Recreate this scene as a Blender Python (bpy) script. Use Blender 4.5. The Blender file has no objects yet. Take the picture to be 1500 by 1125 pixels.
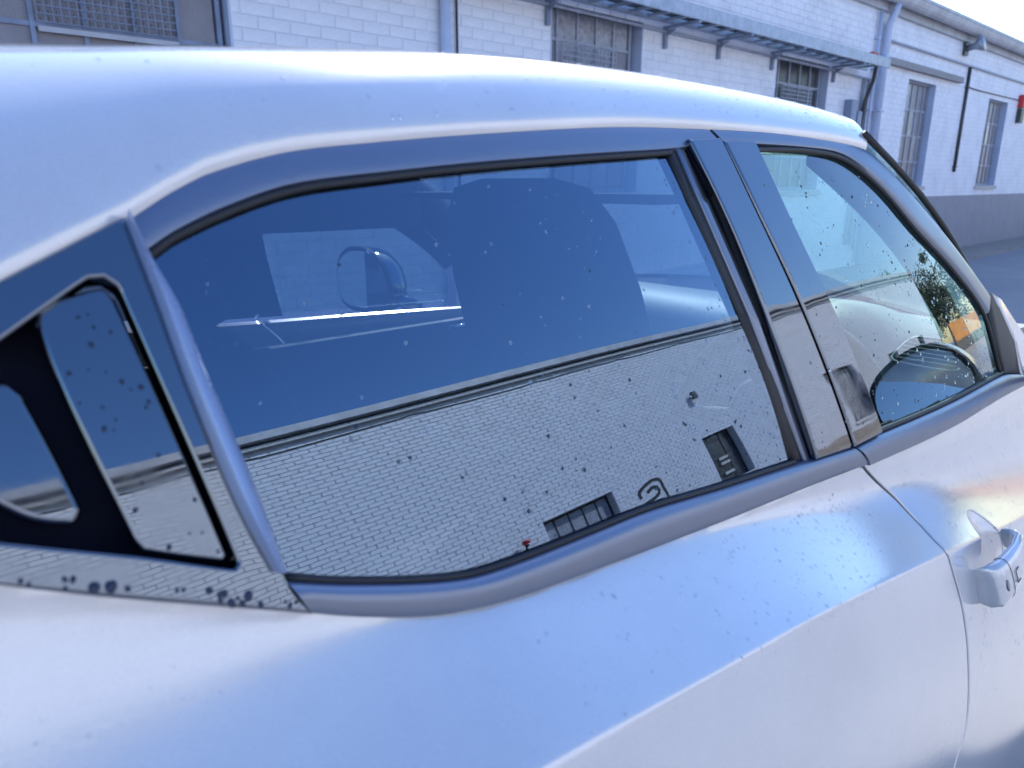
import bpy, bmesh, math, random
import numpy as np
from mathutils import Vector, Matrix
from mathutils.geometry import delaunay_2d_cdt
random.seed(7); rng=np.random.default_rng(7)
sc=bpy.context.scene; COL=sc.collection
# ---------------------------------------------------------------- camera
cam=bpy.data.cameras.new('camera'); camo=bpy.data.objects.new('camera',cam); COL.objects.link(camo)
camo.location=(0,0,1.38)
camo.rotation_euler=(math.radians(90-15.65),0,math.radians(47.9-90))
cam.sensor_fit='HORIZONTAL'; cam.sensor_width=36; cam.lens=36*1050/1500
cam.clip_start=.02; cam.clip_end=2000
cam.dof.use_dof=True; cam.dof.focus_distance=1.15; cam.dof.aperture_fstop=8
sc.camera=camo
# ---------------------------------------------------------------- sky and sun
SUN_EL=math.radians(39); SUN_AZ=math.radians(43.5)      # azimuth counted from +x towards +y
w=bpy.data.worlds.new('World'); sc.world=w; w.use_nodes=True
nt=w.node_tree; bg=nt.nodes['Background']
sky=nt.nodes.new('ShaderNodeTexSky'); sky.sky_type='NISHITA'; sky.sun_disc=False
sky.sun_elevation=SUN_EL; sky.sun_rotation=math.pi/2-SUN_AZ
sky.altitude=50; sky.air_density=1.25; sky.dust_density=.7; sky.ozone_density=3.5
hs=nt.nodes.new('ShaderNodeHueSaturation'); hs.inputs['Saturation'].default_value=1.20; hs.inputs['Hue'].default_value=.510
nt.links.new(sky.outputs[0],hs.inputs['Color']); nt.links.new(hs.outputs[0],bg.inputs[0]); bg.inputs[1].default_value=.15
sl=bpy.data.lights.new('sun','SUN'); sl.energy=3.5; sl.angle=math.radians(.53); sl.color=(1,.965,.92)
so=bpy.data.objects.new('sun',sl); COL.objects.link(so)
sd=Vector((math.cos(SUN_EL)*math.cos(SUN_AZ),math.cos(SUN_EL)*math.sin(SUN_AZ),math.sin(SUN_EL)))
so.rotation_euler=sd.to_track_quat('Z','Y').to_euler(); so.location=(20,20,20)
vs=sc.view_settings; vs.view_transform='Standard'; vs.look='None'; vs.gamma=1; vs.exposure=1.28
vs.use_curve_mapping=False
sc.render.engine='CYCLES'
sc.cycles.max_bounces=10; sc.cycles.transparent_max_bounces=16; sc.cycles.transmission_bounces=8
sc.cycles.glossy_bounces=6; sc.cycles.caustics_reflective=False; sc.cycles.caustics_refractive=False
# ---------------------------------------------------------------- object helpers
def tag(o,label=None,cat=None,group=None,kind=None):
    if label:o['label']=label
    if cat:o['category']=cat
    if group:o['group']=group
    if kind:o['kind']=kind
    return o
def empty(name,loc,label,cat,group=None):
    o=bpy.data.objects.new(name,None); COL.objects.link(o); o.location=loc; o.empty_display_size=.1
    return tag(o,label,cat,group)
def link(name,me,mat,parent=None,smooth=True):
    mats=mat if isinstance(mat,(list,tuple)) else [mat]
    if not me.materials:
        for m in mats: me.materials.append(m)
    o=bpy.data.objects.new(name,me); COL.objects.link(o)
    if parent:
        o.parent=parent
        p=parent;T=Vector((0,0,0))
        while p: T+=p.location; p=p.parent
        o.location=-T
    return o
def mesh(name,vs_,fs,mat,parent=None,smooth=False,mi=None):
    me=bpy.data.meshes.new(name); me.from_pydata([tuple(map(float,v)) for v in vs_],[],[tuple(map(int,f)) for f in fs]); me.update()
    if smooth: me.polygons.foreach_set('use_smooth',[True]*len(me.polygons))
    o=link(name,me,mat,parent)
    if mi is not None: me.polygons.foreach_set('material_index',mi)
    return o
class MB:
    "collects simple solids into one mesh"
    def __init__(s): s.v=[];s.f=[]
    def add(s,v,f):
        n=len(s.v); s.v+=[tuple(map(float,p)) for p in v]; s.f+=[tuple(int(i)+n for i in q) for q in f]; return s
    def box(s,x0,x1,y0,y1,z0,z1,b=0):
        if b:
            bm=bmesh.new(); bmesh.ops.create_cube(bm,size=1)
            for v in bm.verts: v.co=Vector(((x0+x1)/2+v.co.x*(x1-x0),(y0+y1)/2+v.co.y*(y1-y0),(z0+z1)/2+v.co.z*(z1-z0)))
            bmesh.ops.bevel(bm,geom=bm.edges[:],offset=b,segments=2,affect='EDGES',profile=.6)
            bm.verts.index_update(); s.add([v.co[:] for v in bm.verts],[[v.index for v in f.verts] for f in bm.faces]); bm.free(); return s
        v=[(x,y,z) for x in(x0,x1) for y in(y0,y1) for z in(z0,z1)]
        return s.add(v,[(0,1,3,2),(4,6,7,5),(0,4,5,1),(2,3,7,6),(0,2,6,4),(1,5,7,3)])
    def tube(s,pts,r,n=8,cap=True,flat=1.0):
        pts=[np.array(p,float) for p in pts]; R=r if hasattr(r,'__len__') else [r]*len(pts); base=len(s.v); V=[];Fc=[]
        up=np.array([0,0,1.]); 
        for i,p in enumerate(pts):
            t=pts[min(i+1,len(pts)-1)]-pts[max(i-1,0)]; t/=np.linalg.norm(t)+1e-12
            a=np.cross(t,up); 
            if np.linalg.norm(a)<.05: a=np.cross(t,np.array([0,1.,0]))
            a/=np.linalg.norm(a); b=np.cross(a,t)
            for k in range(n):
                c=2*math.pi*k/n; V.append(p+a*math.cos(c)*R[i]+b*math.sin(c)*R[i]*flat)
        for i in range(len(pts)-1):
            for k in range(n): Fc.append((i*n+k,i*n+(k+1)%n,(i+1)*n+(k+1)%n,(i+1)*n+k))
        if cap: Fc.append(tuple(range(n))[::-1]); Fc.append(tuple((len(pts)-1)*n+k for k in range(n)))
        return s.add(V,Fc)
    def obj(s,name,mat,parent=None,smooth=False): 
        return mesh(name,s.v,s.f,mat,parent,smooth)
def auto(o,deg=35):
    me=o.data
    me.polygons.foreach_set('use_smooth',[True]*len(me.polygons))
    bm=bmesh.new(); bm.from_mesh(me); bmesh.ops.recalc_face_normals(bm,faces=bm.faces[:])
    for e in bm.edges:
        if len(e.link_faces)==2 and e.calc_face_angle(0)>math.radians(deg): e.smooth=False
    bm.to_mesh(me); bm.free(); return o
# ---------------------------------------------------------------- materials
def newmat(name):
    m=bpy.data.materials.new(name); m.use_nodes=True; return m,m.node_tree,m.node_tree.nodes['Principled BSDF']
def setp(b,**k):
    for a,v in k.items():
        a=a.replace('_',' ')
        b.inputs[a].default_value=(*v,1) if isinstance(v,tuple) and len(v)==3 else v
def noise(t,scale,detail=4,coord='Object',rough=.6):
    tc=t.nodes.new('ShaderNodeTexCoord'); n=t.nodes.new('ShaderNodeTexNoise'); n.inputs['Scale'].default_value=scale
    n.inputs['Detail'].default_value=detail; n.inputs['Roughness'].default_value=rough
    t.links.new(tc.outputs[coord],n.inputs['Vector']); return n
def ramp(t,src,stops):
    r=t.nodes.new('ShaderNodeValToRGB'); t.links.new(src,r.inputs[0]); e=r.color_ramp.elements
    e[0].position,e[0].color=stops[0][0],(*stops[0][1],1); e[1].position,e[1].color=stops[-1][0],(*stops[-1][1],1)
    for p,c in stops[1:-1]:
        q=e.new(p); q.color=(*c,1)
    return r
def mixc(t,fac,a,b,mode='MIX'):
    m=t.nodes.new('ShaderNodeMix'); m.data_type='RGBA'; m.blend_type=mode
    if isinstance(fac,float): m.inputs[0].default_value=fac
    else: t.links.new(fac,m.inputs[0])
    for i,s in ((6,a),(7,b)):
        if isinstance(s,tuple): m.inputs[i].default_value=(*s,1)
        else: t.links.new(s,m.inputs[i])
    return m.outputs[2]
def bump(t,b,src,strength,dist,chain=None):
    n=t.nodes.new('ShaderNodeBump'); n.inputs['Strength'].default_value=strength; n.inputs['Distance'].default_value=dist
    t.links.new(src,n.inputs['Height'])
    if chain: t.links.new(chain.outputs[0],n.inputs['Normal'])
    t.links.new(n.outputs[0],b.inputs['Normal']); return n
def plain(name,col,rough=.5,metal=0.,nz=None,nscale=30,var=.25,bmp=0,**k):
    m,t,b=newmat(name); setp(b,Base_Color=col,Roughness=rough,Metallic=metal,**k)
    n=noise(t,nscale,5)
    lo=tuple(c*(1-var) for c in col); hi=tuple(min(1,c*(1+var*.6)) for c in col)
    r=ramp(t,n.outputs[0],[(.3,lo),(.7,hi)]); t.links.new(r.outputs[0],b.inputs['Base Color'])
    if bmp: bump(t,b,n.outputs[0],1,bmp)
    return m
def paint_mat(name,base,rough,metal):
    m,t,b=newmat(name); setp(b,Base_Color=base,Roughness=rough,Metallic=metal,Coat_Weight=1.0,Coat_Roughness=.025,Coat_IOR=1.5)
    f=noise(t,2600,2); r=ramp(t,f.outputs[0],[(.35,tuple(c*.86 for c in base)),(.68,tuple(min(1,c*1.1) for c in base))])
    g=noise(t,7,5); dirt=ramp(t,g.outputs[0],[(.35,(1,1,1)),(.75,(.9,.9,.9))])
    t.links.new(mixc(t,1.0,r.outputs[0],dirt.outputs[0],'MULTIPLY'),b.inputs['Base Color'])
    bn=t.nodes.new('ShaderNodeBump'); bn.inputs['Strength'].default_value=.12; bn.inputs['Distance'].default_value=.0006
    h=noise(t,190,2); t.links.new(h.outputs[0],bn.inputs['Height']); t.links.new(bn.outputs[0],b.inputs['Normal'])
    bc=t.nodes.new('ShaderNodeBump'); bc.inputs['Strength'].default_value=.5; bc.inputs['Distance'].default_value=.0003
    h2=noise(t,300,1); t.links.new(h2.outputs[0],bc.inputs['Height']); t.links.new(bc.outputs[0],b.inputs['Coat Normal'])
    g3=noise(t,22,6); rr=ramp(t,g3.outputs[0],[(.45,(.02,)*3),(.8,(.09,)*3)]); t.links.new(rr.outputs[0],b.inputs['Coat Roughness'])
    return m
PAINT=paint_mat('silver_paint',(.66,.665,.68),.21,.34)
def gloss_mat(name,col,rough,spec=.5,wave=0,coat=0):
    m,t,b=newmat(name); setp(b,Base_Color=col,Roughness=rough,Coat_Weight=coat,Coat_Roughness=.02,Specular_Tint=(.76,.86,1.0)); b.inputs['IOR'].default_value=2.8
    g=noise(t,30,6); rr=ramp(t,g.outputs[0],[(.45,(rough,)*3),(.85,(rough+.1,)*3)]); t.links.new(rr.outputs[0],b.inputs['Roughness'])
    if wave:
        h=noise(t,14,1); bump(t,b,h.outputs[0],1,wave)
    return m
GLOSSBLACK=gloss_mat('gloss_black_trim',(.004,.005,.007),.02,wave=.0004)
SATIN=gloss_mat('satin_black_trim',(.045,.054,.095),.34)
RIDGE=gloss_mat('sky_sheen_trim',(.26,.32,.48),.25)  # pale blue base paints in the sky mirrored on the black edge
RUBBER=plain('rubber_seal',(.012,.013,.016),.55,nscale=80)
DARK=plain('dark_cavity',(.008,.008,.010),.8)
TRIM=plain('interior_trim_plastic',(.03,.032,.038),.6,nscale=400,bmp=.0003)
DASHM=plain('dashboard_plastic',(.24,.26,.25),.5,nscale=500,bmp=.0003)
SEATM=plain('seat_fabric',(.016,.017,.022),.85,nscale=300,bmp=.0005)
HEADL=plain('headliner_cloth',(.12,.12,.125),.9,nscale=300,bmp=.0004)
CHROME=plain('chrome',(.75,.76,.78),.08,1.0)
MIRROR=plain('mirror_glass',(.85,.87,.9),.01,1.0,var=.01)
def glass_mat(name,tint,f0,gtint=(1,1,1)):
    m=bpy.data.materials.new(name); m.use_nodes=True; t=m.node_tree; t.nodes.clear()
    o=t.nodes.new('ShaderNodeOutputMaterial'); mx=t.nodes.new('ShaderNodeMixShader'); tr=t.nodes.new('ShaderNodeBsdfTransparent')
    gl=t.nodes.new('ShaderNodeBsdfGlossy'); gl.inputs['Roughness'].default_value=.0; gl.inputs['Color'].default_value=(*gtint,1)
    tr.inputs[0].default_value=(*tint,1)
    lw=t.nodes.new('ShaderNodeLayerWeight'); lw.inputs[0].default_value=.5     # facing = 1-cos
    p=t.nodes.new('ShaderNodeMath'); p.operation='POWER'; p.inputs[1].default_value=5; t.links.new(lw.outputs['Facing'],p.inputs[0])
    q=t.nodes.new('ShaderNodeMath'); q.operation='MULTIPLY_ADD'; q.inputs[1].default_value=1-f0; q.inputs[2].default_value=f0; t.links.new(p.outputs[0],q.inputs[0])
    t.links.new(q.outputs[0],mx.inputs[0]); t.links.new(tr.outputs[0],mx.inputs[1]); t.links.new(gl.outputs[0],mx.inputs[2]); t.links.new(mx.outputs[0],o.inputs[0])
    return m
def tint_mat(name,tint):
    m=bpy.data.materials.new(name); m.use_nodes=True; t=m.node_tree; t.nodes.clear()
    o=t.nodes.new('ShaderNodeOutputMaterial'); tr=t.nodes.new('ShaderNodeBsdfTransparent'); tr.inputs[0].default_value=(*tint,1); t.links.new(tr.outputs[0],o.inputs[0]); return m
GL_REAR=glass_mat('privacy_glass',(.50,.58,.68),.24,(.58,.76,1.0)); GL_REAR_B=tint_mat('privacy_glass_inner',(.46,.48,.52))
GL_CLEAR=glass_mat('green_tint_glass',(.80,.93,.91),.16,(.86,.93,1.0)); GL_CLEAR_B=tint_mat('green_glass_inner',(.90,.96,.93))
WATER_P=glass_mat('water_on_paint',(.90,.92,.94),.09)
WATER_D=gloss_mat('water_over_dark',(.02,.03,.06),.0); WATER_D.node_tree.nodes['Principled BSDF'].inputs['IOR'].default_value=1.4
mw,tw,bw=newmat('water'); setp(bw,Base_Color=(1,1,1),Roughness=.0,Transmission_Weight=1.0); bw.inputs['IOR'].default_value=1.33
WATER=mw
# ---- camera numbers (used to read outlines off the car's own surface)
F=1050.; TH=math.radians(15.65); AZ=math.radians(47.9); HC=1.38
CH=np.array([math.cos(AZ),math.sin(AZ),0]); CR=np.array([math.sin(AZ),-math.cos(AZ),0])
CF=CH*math.cos(TH)+np.array([0,0,-math.sin(TH)]); CU=CH*math.sin(TH)+np.array([0,0,math.cos(TH)])
CC=np.array([0,0,HC])
def ray(px,py): return CF+CR*(px-750)/F+CU*(562.5-py)/F
def curve(xs,ys):
    xs=np.array(xs,float);ys=np.array(ys,float)
    d=np.diff(ys)/np.diff(xs);m=np.empty_like(ys)
    m[1:-1]=(d[:-1]*np.diff(xs)[1:]+d[1:]*np.diff(xs)[:-1])/(xs[2:]-xs[:-2]);m[0]=d[0];m[-1]=d[-1]
    def f(x):
        x=np.asarray(x,float);xc=np.clip(x,xs[0],xs[-1])
        i=np.clip(np.searchsorted(xs,xc)-1,0,len(xs)-2);h=xs[i+1]-xs[i];t=(xc-xs[i])/h
        y=(2*t**3-3*t**2+1)*ys[i]+(t**3-2*t**2+t)*h*m[i]+(-2*t**3+3*t**2)*ys[i+1]+(t**3-t**2)*h*m[i+1]
        return y+np.where(x<xs[0],(x-xs[0])*m[0],0)+np.where(x>xs[-1],(x-xs[-1])*m[-1],0)
    return f
zbelt=curve([-.6,-.2,.027,.077,.133,.2,.256,.31,.39,.516,.694,1.082,1.485,2.0,3.4],
            [1.19,1.19,1.149,1.128,1.103,1.073,1.049,1.031,1.018,1.007,.993,.965,.943,.915,.84])
zcrease=curve([-.6,-.2,.1,.325,.492,.736,.934,1.166,1.335,1.65,2.3,3.2],
              [.90,.925,.94,.943,.931,.909,.874,.828,.794,.73,.64,.62])
ycrease=curve([-.6,-.3,0,.32,.49,.73,1.17,1.6,2.4,3.2],[.37,.36,.352,.32,.308,.295,.29,.285,.30,.36])
shp=curve([-.6,0,.2,.35,.55,.8,1.1,2,3],[1.7,1.7,1.35,1.0,1.1,1.6,2.2,2.2,2.2])
def sstep(t): t=np.clip(t,0,1); return t*t*t*(t*(6*t-15)+10)
def ygreen(x,z):
    zr=.97-.03*sstep((.9-x)/.9)+.05*sstep((x-.7)/.9)
    h=z-zr
    return .40+.02*(x-.6)**2+math.tan(math.radians(17))*h+.28*h*np.abs(h)
def Slow(x,z):
    x=np.asarray(x,float);z=np.asarray(z,float)
    zb=zbelt(x);zc=zcrease(x);yc=ycrease(x);yb=ygreen(x,zb)
    s=(zb-z)/(zb-zc);p=shp(x)
    sc=np.clip(s,1e-4,1)
    f1=np.where(s<1,yb-(yb-yc)*sc**p, yc-(yb-yc)*p*(s-1)); f1=np.where(s<0,yb-(yb-yc)*s*.6,f1)
    w=zc-z
    ww=np.clip(w,-1,.5)
    f2=yc-.33*ww+.36*ww*np.abs(ww)
    e=.0034
    low=.5*(f1+f2+np.sqrt((f1-f2)**2+e*e))
    return low
def S(x,z): return np.where(np.asarray(z)>=zbelt(x),ygreen(x,z),Slow(x,z))
def P(x,z,f=None): return np.stack([np.asarray(x,float)+0*np.asarray(z),(f or S)(x,z),np.asarray(z,float)+0*np.asarray(x)],-1)
def N(x,z,f=None,e=.0015):
    S=f or globals()['S']
    dx=(S(x+e,z)-S(x-e,z))/(2*e);dz=(S(x,z+e)-S(x,z-e))/(2*e)
    n=np.stack([dx,-np.ones_like(dx),dz],-1)
    return n/np.linalg.norm(n,axis=-1,keepdims=True)
def onS(px,py,f=None,dy=0.):
    """where the sight line of a photo pixel meets the body side"""
    f=f or S;d=ray(px,py);ts=np.linspace(.2,2.4,1200)
    g=d[1]*ts-(f(d[0]*ts,HC+d[2]*ts)+dy)
    k=np.argmax(g>0)
    if g[k]<=0: k=len(ts)-1
    a,b=ts[k-1],ts[k];ga,gb=g[k-1],g[k];t=a-(b-a)*ga/(gb-ga)
    return float(d[0]*t),float(HC+d[2]*t)
# ================================================================ car body side: surface sheets cut to outline
K=.72                                     # design units -> metres, about the camera's eye height
CCv=np.array([0,0,HC])
def D2R(p): return CCv+K*(np.asarray(p)-CCv)
def RP(x,z,off=0.,mir=False,f=None):
    x=np.asarray(x,float);z=np.asarray(z,float)
    p=D2R(P(x,z,f))+N(x,z,f)*np.asarray(off)[...,None] if np.ndim(off) else D2R(P(x,z,f))+N(x,z,f)*off
    if mir: p=p*np.array([1,-1,1])+np.array([-.07,2*YC,-.035])
    return p
YC=1.0                                    # car centre plane
def px(lst): return [onS(a,b) for a,b in lst]
def smooth_poly(pts,closed=True,step=.02,sharp=()):
    pts=[np.array(p,float) for p in pts]; n=len(pts); out=[]
    rngi=range(n if closed else n-1)
    for i in rngi:
        p1,p2=pts[i],pts[(i+1)%n]
        p0=pts[(i-1)%n] if (closed or i>0) else p1; p3=pts[(i+2)%n] if (closed or i<n-2) else p2
        if i in sharp: p0=p1
        if (i+1)%n in sharp: p3=p2
        L=np.linalg.norm(p2-p1); m=max(1,int(L/step))
        for k in range(m):
            t=k/m
            m1=(p2-p0)*.5 if not(i in sharp) else (p2-p1); m2=(p3-p1)*.5 if not((i+1)%n in sharp) else (p2-p1)
            # keep tangents no longer than the segment
            for mm in (m1,m2):
                l=np.linalg.norm(mm)
                if l>L: mm*=L/l
            out.append((2*t**3-3*t*t+1)*p1+(t**3-2*t*t+t)*m1+(-2*t**3+3*t*t)*p2+(t**3-t*t)*m2)
    if not closed: out.append(pts[-1])
    return np.array(out)
def inside(poly,q):
    x,y=q[:,0],q[:,1]; c=np.zeros(len(q),bool); n=len(poly); j=n-1
    for i in range(n):
        xi,yi=poly[i];xj,yj=poly[j]
        if yi!=yj: c^=((yi>y)!=(yj>y))&(x<(xj-xi)*(y-yi)/(yj-yi)+xi)
        j=i
    return c
def seg_dist(poly,q):
    d=np.full(len(q),9.)
    for i in range(len(poly)):
        a=poly[i];b=poly[(i+1)%len(poly)];ab=b-a;L=ab@ab+1e-12
        t=np.clip(((q-a)@ab)/L,0,1); d=np.minimum(d,np.linalg.norm(q-(a+t[:,None]*ab),axis=1))
    return d
def patch(name,outline,mat,parent,off=0.,thick=.006,sx=.03,sz=.012,holes=(),r=.0,mir=False,back=None,bulge=0,SF=None,lines=()):
    """sheet cut from the body side: outline (design x,z), raised by off metres, with rounded rim and real thickness"""
    sc_=np.array([sx,sz]); poly=np.array(outline,float)
    area=.5*np.sum(poly[:,0]*np.roll(poly[:,1],-1)-np.roll(poly[:,0],-1)*poly[:,1])
    if area<0: poly=poly[::-1]
    loops=[poly]+[np.array(h,float) for h in holes]
    for i in range(1,len(loops)):
        l=loops[i]; a=.5*np.sum(l[:,0]*np.roll(l[:,1],-1)-np.roll(l[:,0],-1)*l[:,1])
        if a>0: loops[i]=l[::-1]
    rings=[];insets=[]
    for l in loops:
        e=np.roll(l,-1,0)-np.roll(l,1,0); nn=np.stack([e[:,1],-e[:,0]],1); nn/=np.linalg.norm(nn,axis=1)[:,None]+1e-12
        rings.append((l,nn))
    pts=[];edges=[];kindv=[];outn=[]
    def addloop(l,nn,kd):
        b=len(pts)
        for p,m in zip(l,nn): pts.append(p/sc_); kindv.append(kd); outn.append(m)
        for i in range(len(l)): edges.append((b+i,b+(i+1)%len(l)))
    for l,nn in rings: addloop(l,nn,1)
    if r:
        for l,nn in rings:
            b0=len(pts);ids=[];q=l-nn*r/K; ok=inside(poly,q)&(seg_dist(poly,q)>r/K*.8)
            for h in loops[1:]: ok&=~inside(h,q)&(seg_dist(h,q)>r/K*.8)
            for p,m,o in zip(q,nn,ok):
                ids.append(len(pts) if o else -1)
                if o: pts.append(p/sc_); kindv.append(0); outn.append(m)
            for i in range(len(ids)):
                if ids[i]>=0 and ids[(i+1)%len(ids)]>=0: edges.append((ids[i],ids[(i+1)%len(ids)]))
    lp=[]
    for ln in lines:
        ln=np.array(ln); ok=inside(poly,ln)&(seg_dist(poly,ln)>.006); prev=-1
        for p,o in zip(ln,ok):
            if o:
                pts.append(p/sc_); kindv.append(0); outn.append((0,0)); lp.append(p)
                if prev>=0: edges.append((prev,len(pts)-1))
                prev=len(pts)-1
            else: prev=-1
    x0,z0=poly.min(0);x1,z1=poly.max(0)
    gx,gz=np.meshgrid(np.arange(x0+sx*.5,x1,sx),np.arange(z0+sz*.5,z1,sz)); g=np.stack([gx.ravel(),gz.ravel()],1)
    if len(g):
        ps=poly/sc_; ok=inside(poly,g)&(seg_dist(ps,g/sc_)>.45)
        if r: ok&=seg_dist(poly,g)>r/K*1.6
        for h in loops[1:]:
            ok&=~inside(h,g)&(seg_dist(h/sc_,g/sc_)>.45)
            if r: ok&=seg_dist(h,g)>r/K*1.6
        if lp: ok&=np.abs(g[:,1]-zcrease(g[:,0]))>.0095
        for p in g[ok]: pts.append(p/sc_); kindv.append(0); outn.append((0,0))
    co,_,fc,ov,_,_=delaunay_2d_cdt([Vector(p) for p in pts],edges,[],0,1e-7)
    co=np.array([c[:] for c in co])*sc_
    kd=np.zeros(len(co),int);on=np.zeros((len(co),2))
    for i,o in enumerate(ov):
        for j in o:
            if kindv[j]==1: kd[i]=1; on[i]=outn[j]
    fc=[f for f in fc if len(f)>=3]
    if 1:
        cen=np.array([co[list(f)].mean(0) for f in fc]); ok=inside(poly,cen)
        for h in loops[1:]: ok&=~inside(h,cen)
        fc=[f for f,o in zip(fc,ok) if o]
    x,z=co[:,0],co[:,1]
    offv=np.full(len(co),float(off))
    if bulge:
        dd=np.minimum(seg_dist(poly,co)*K,.02)/.02; offv+=bulge*(1-(1-dd)**2)
    p3=RP(x,z,offv-np.where(kd==1,r,0),mir,SF); n3=N(x,z,SF)
    # outward direction in 3d for rim vertices
    o3=P(x+on[:,0]*.002,z+on[:,1]*.002,SF)-P(x,z,SF); l=np.linalg.norm(o3,axis=1)[:,None]; o3=np.where(l>1e-9,o3/np.maximum(l,1e-9),0)
    if r: nv=np.where(kd[:,None]==1,n3+o3*1.6,n3)
    else: nv=n3
    nv=nv/np.linalg.norm(nv,axis=1)[:,None]
    sg=np.array([1,-1,1]) if mir else np.array([1,1,1])
    nv=nv*sg; o3=o3*sg; n3=n3*sg
    V=[tuple(v) for v in p3]; Fs=[];LN=[];MI=[]
    for f in fc:
        f=list(f); a,b,c=(p3[f[0]],p3[f[1]],p3[f[2]])
        if np.dot(np.cross(b-a,c-a),n3[f[0]])<0: f=f[::-1]
        Fs.append(f); LN+= [nv[i] for i in f]; MI.append(0)
    nV=len(V); back3=p3-n3*thick
    # boundary edges
    cnt={}
    for f in Fs:
        for i in range(len(f)):
            a,b=f[i],f[(i+1)%len(f)]; cnt[(a,b)]=1
    V+= [tuple(v) for v in back3]
    for (a,b) in list(cnt):
        if (b,a) not in cnt:
            q=[b,a,a+nV,b+nV]; Fs.append(q); MI.append(0)
            for i in (b,a,a,b):
                d=o3[i]; d=d if np.linalg.norm(d)>.5 else n3[i]; LN.append(d/np.linalg.norm(d))
    nf=len([1 for f in fc])
    for f in list(Fs[:nf]):
        q=[i+nV for i in f[::-1]]; Fs.append(q); MI.append(1 if back else 0); LN+=[-n3[i] for i in f[::-1]]
    me=bpy.data.meshes.new(name); me.from_pydata(V,[],[tuple(map(int,f)) for f in Fs]); me.update()
    me.polygons.foreach_set('use_smooth',[True]*len(me.polygons))
    me.normals_split_custom_set([tuple(map(float,n)) for n in LN])
    o=link(name,me,[mat,back] if back else mat,parent)
    if back: me.polygons.foreach_set('material_index',MI)
    return o
def strip(name,A,B,offs,mat,parent,ts=None,mir=False,n=90,closed_back=.01):
    """moulding lofted between two lines on the body side; offs = height of each section row above the body"""
    def res(L):
        L=np.array(L,float); d=np.r_[0,np.cumsum(np.linalg.norm(np.diff(L,axis=0),axis=1))]; s=np.linspace(0,d[-1],n)
        return np.stack([np.interp(s,d,L[:,0]),np.interp(s,d,L[:,1])],1)
    A=res(smooth_poly(A,False,.01));B=res(smooth_poly(B,False,.01)); m=len(offs); ts=ts or np.linspace(0,1,m)
    V=[]
    for t,o in zip(ts,offs):
        q=A*(1-t)+B*t; V.append(RP(q[:,0],q[:,1],o,mir))
    V=np.concatenate(V); Fs=[]
    for j in range(m-1):
        for i in range(n-1): Fs.append((j*n+i,j*n+i+1,(j+1)*n+i+1,(j+1)*n+i))
    # underside
    bb=len(V); Vb=[RP(A[:,0],A[:,1],offs[0]-closed_back,mir),RP(B[:,0],B[:,1],offs[-1]-closed_back,mir)]
    V=np.concatenate([V]+Vb)
    for i in range(n-1):
        Fs.append((i+1,i,bb+i,bb+i+1)); k=(m-1)*n; Fs.append((k+i,k+i+1,bb+n+i+1,bb+n+i)); Fs.append((bb+i+1,bb+i,bb+n+i,bb+n+i+1))
    for e in (0,n-1):
        Fs.append([j*n+e for j in range(m)]+[bb+n+e,bb+e])
    o=mesh(name,V,Fs,mat,parent,True); auto(o,50); return o

CAR=empty('parked_car',(0.9,YC,0),'silver car with dark privacy glass and gloss black pillars, wet with water drops','car')
# ---------------------------------------------------------------- outlines read in the photograph's pixels, on the body side
GAP=px([(1266,684),(1310,728),(1345,765),(1383,805),(1397,840),(1408,880),(1416,930),(1419,980),(1418,1040),(1412,1080),(1398,1125)])
GAPX=GAP+[(GAP[-1][0]-.01,.35),(GAP[-1][0]-.03,.1)]
BOT=-.02      # design z of the sill (about .37 m real)
ZB=.0
def beltline(x0,x1,dz=0,n=30): return [(x,float(zbelt(x))+dz) for x in np.linspace(x0,x1,n)]
gapxs=GAPX
xg0=GAP[0][0]
def body_outline_rear():
    top=beltline(-.16,xg0-.004,.012,60)
    gap=[(x-.0042,z) for x,z in smooth_poly(GAPX,False,.009)]
    gap=[(float(a),float(b)) for a,b in gap]
    bot=[(x,.1) for x in np.linspace(GAPX[-1][0]-.05,-.1,20)]
    left=[(-.14,.5),(-.16,.9)]
    return top+gap+bot+left
CL=[[(x,float(zcrease(x))+d) for x in np.arange(-.15,2.25,.012)] for d in (-.0075,-.005,-.003,-.0015,0,.0015,.003,.005,.0075)]
rd=patch('rear_door',body_outline_rear(),PAINT,CAR,0,.012,.02,.006,r=.0012,SF=Slow,lines=CL)
def body_outline_front():
    gap=[(float(x)+.0042,float(z)) for x,z in smooth_poly(GAPX,False,.009)]
    top=beltline(2.14,xg0+.004,.012,50)
    return gap+[(x,.1) for x in np.linspace(GAPX[-1][0]+.1,2.2,16)]+[(2.26,.4),(2.26,.7),(2.2,.85)]+top
hx,hz=onS(1452,826)
cuphole=[(hx+.070*math.cos(a)+.020,hz+.074*math.sin(a)) for a in np.linspace(0,2*math.pi,49)[:-1]]
fd=patch('front_door',body_outline_front(),PAINT,CAR,0,.012,.02,.006,r=.0012,SF=Slow,lines=CL,holes=[cuphole])
fen=patch('front_fender',beltline(2.15,3.3,.006,24)[::-1]+[(2.212,.85),(2.272,.7),(2.272,.4),(2.212,.1)]+[(x,.1) for x in np.linspace(2.4,3.3,10)],PAINT,CAR,0,.012,.05,.02,r=.002,SF=Slow)
patch('quarter_panel',[(-.17,1.21)]+[(-.17,.9),(-.15,.5),(-.11,.1)]+[(x,.1) for x in (-.5,-1.0)]+[(-1.0,1.2),(-.6,1.2)],PAINT,CAR,0,.012,.05,.02,r=.002,SF=Slow)
patch('body_shell',[(-1.0,1.15),(-.1,1.14),(.12,1.08),(.3,1.01),(.6,.98),(1.1,.95),(1.6,.91),(2.2,.86),(3.3,.76),(3.3,.12),(-1.0,.12)],DARK,CAR,-.016,.01,.06,.03,SF=Slow)

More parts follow.
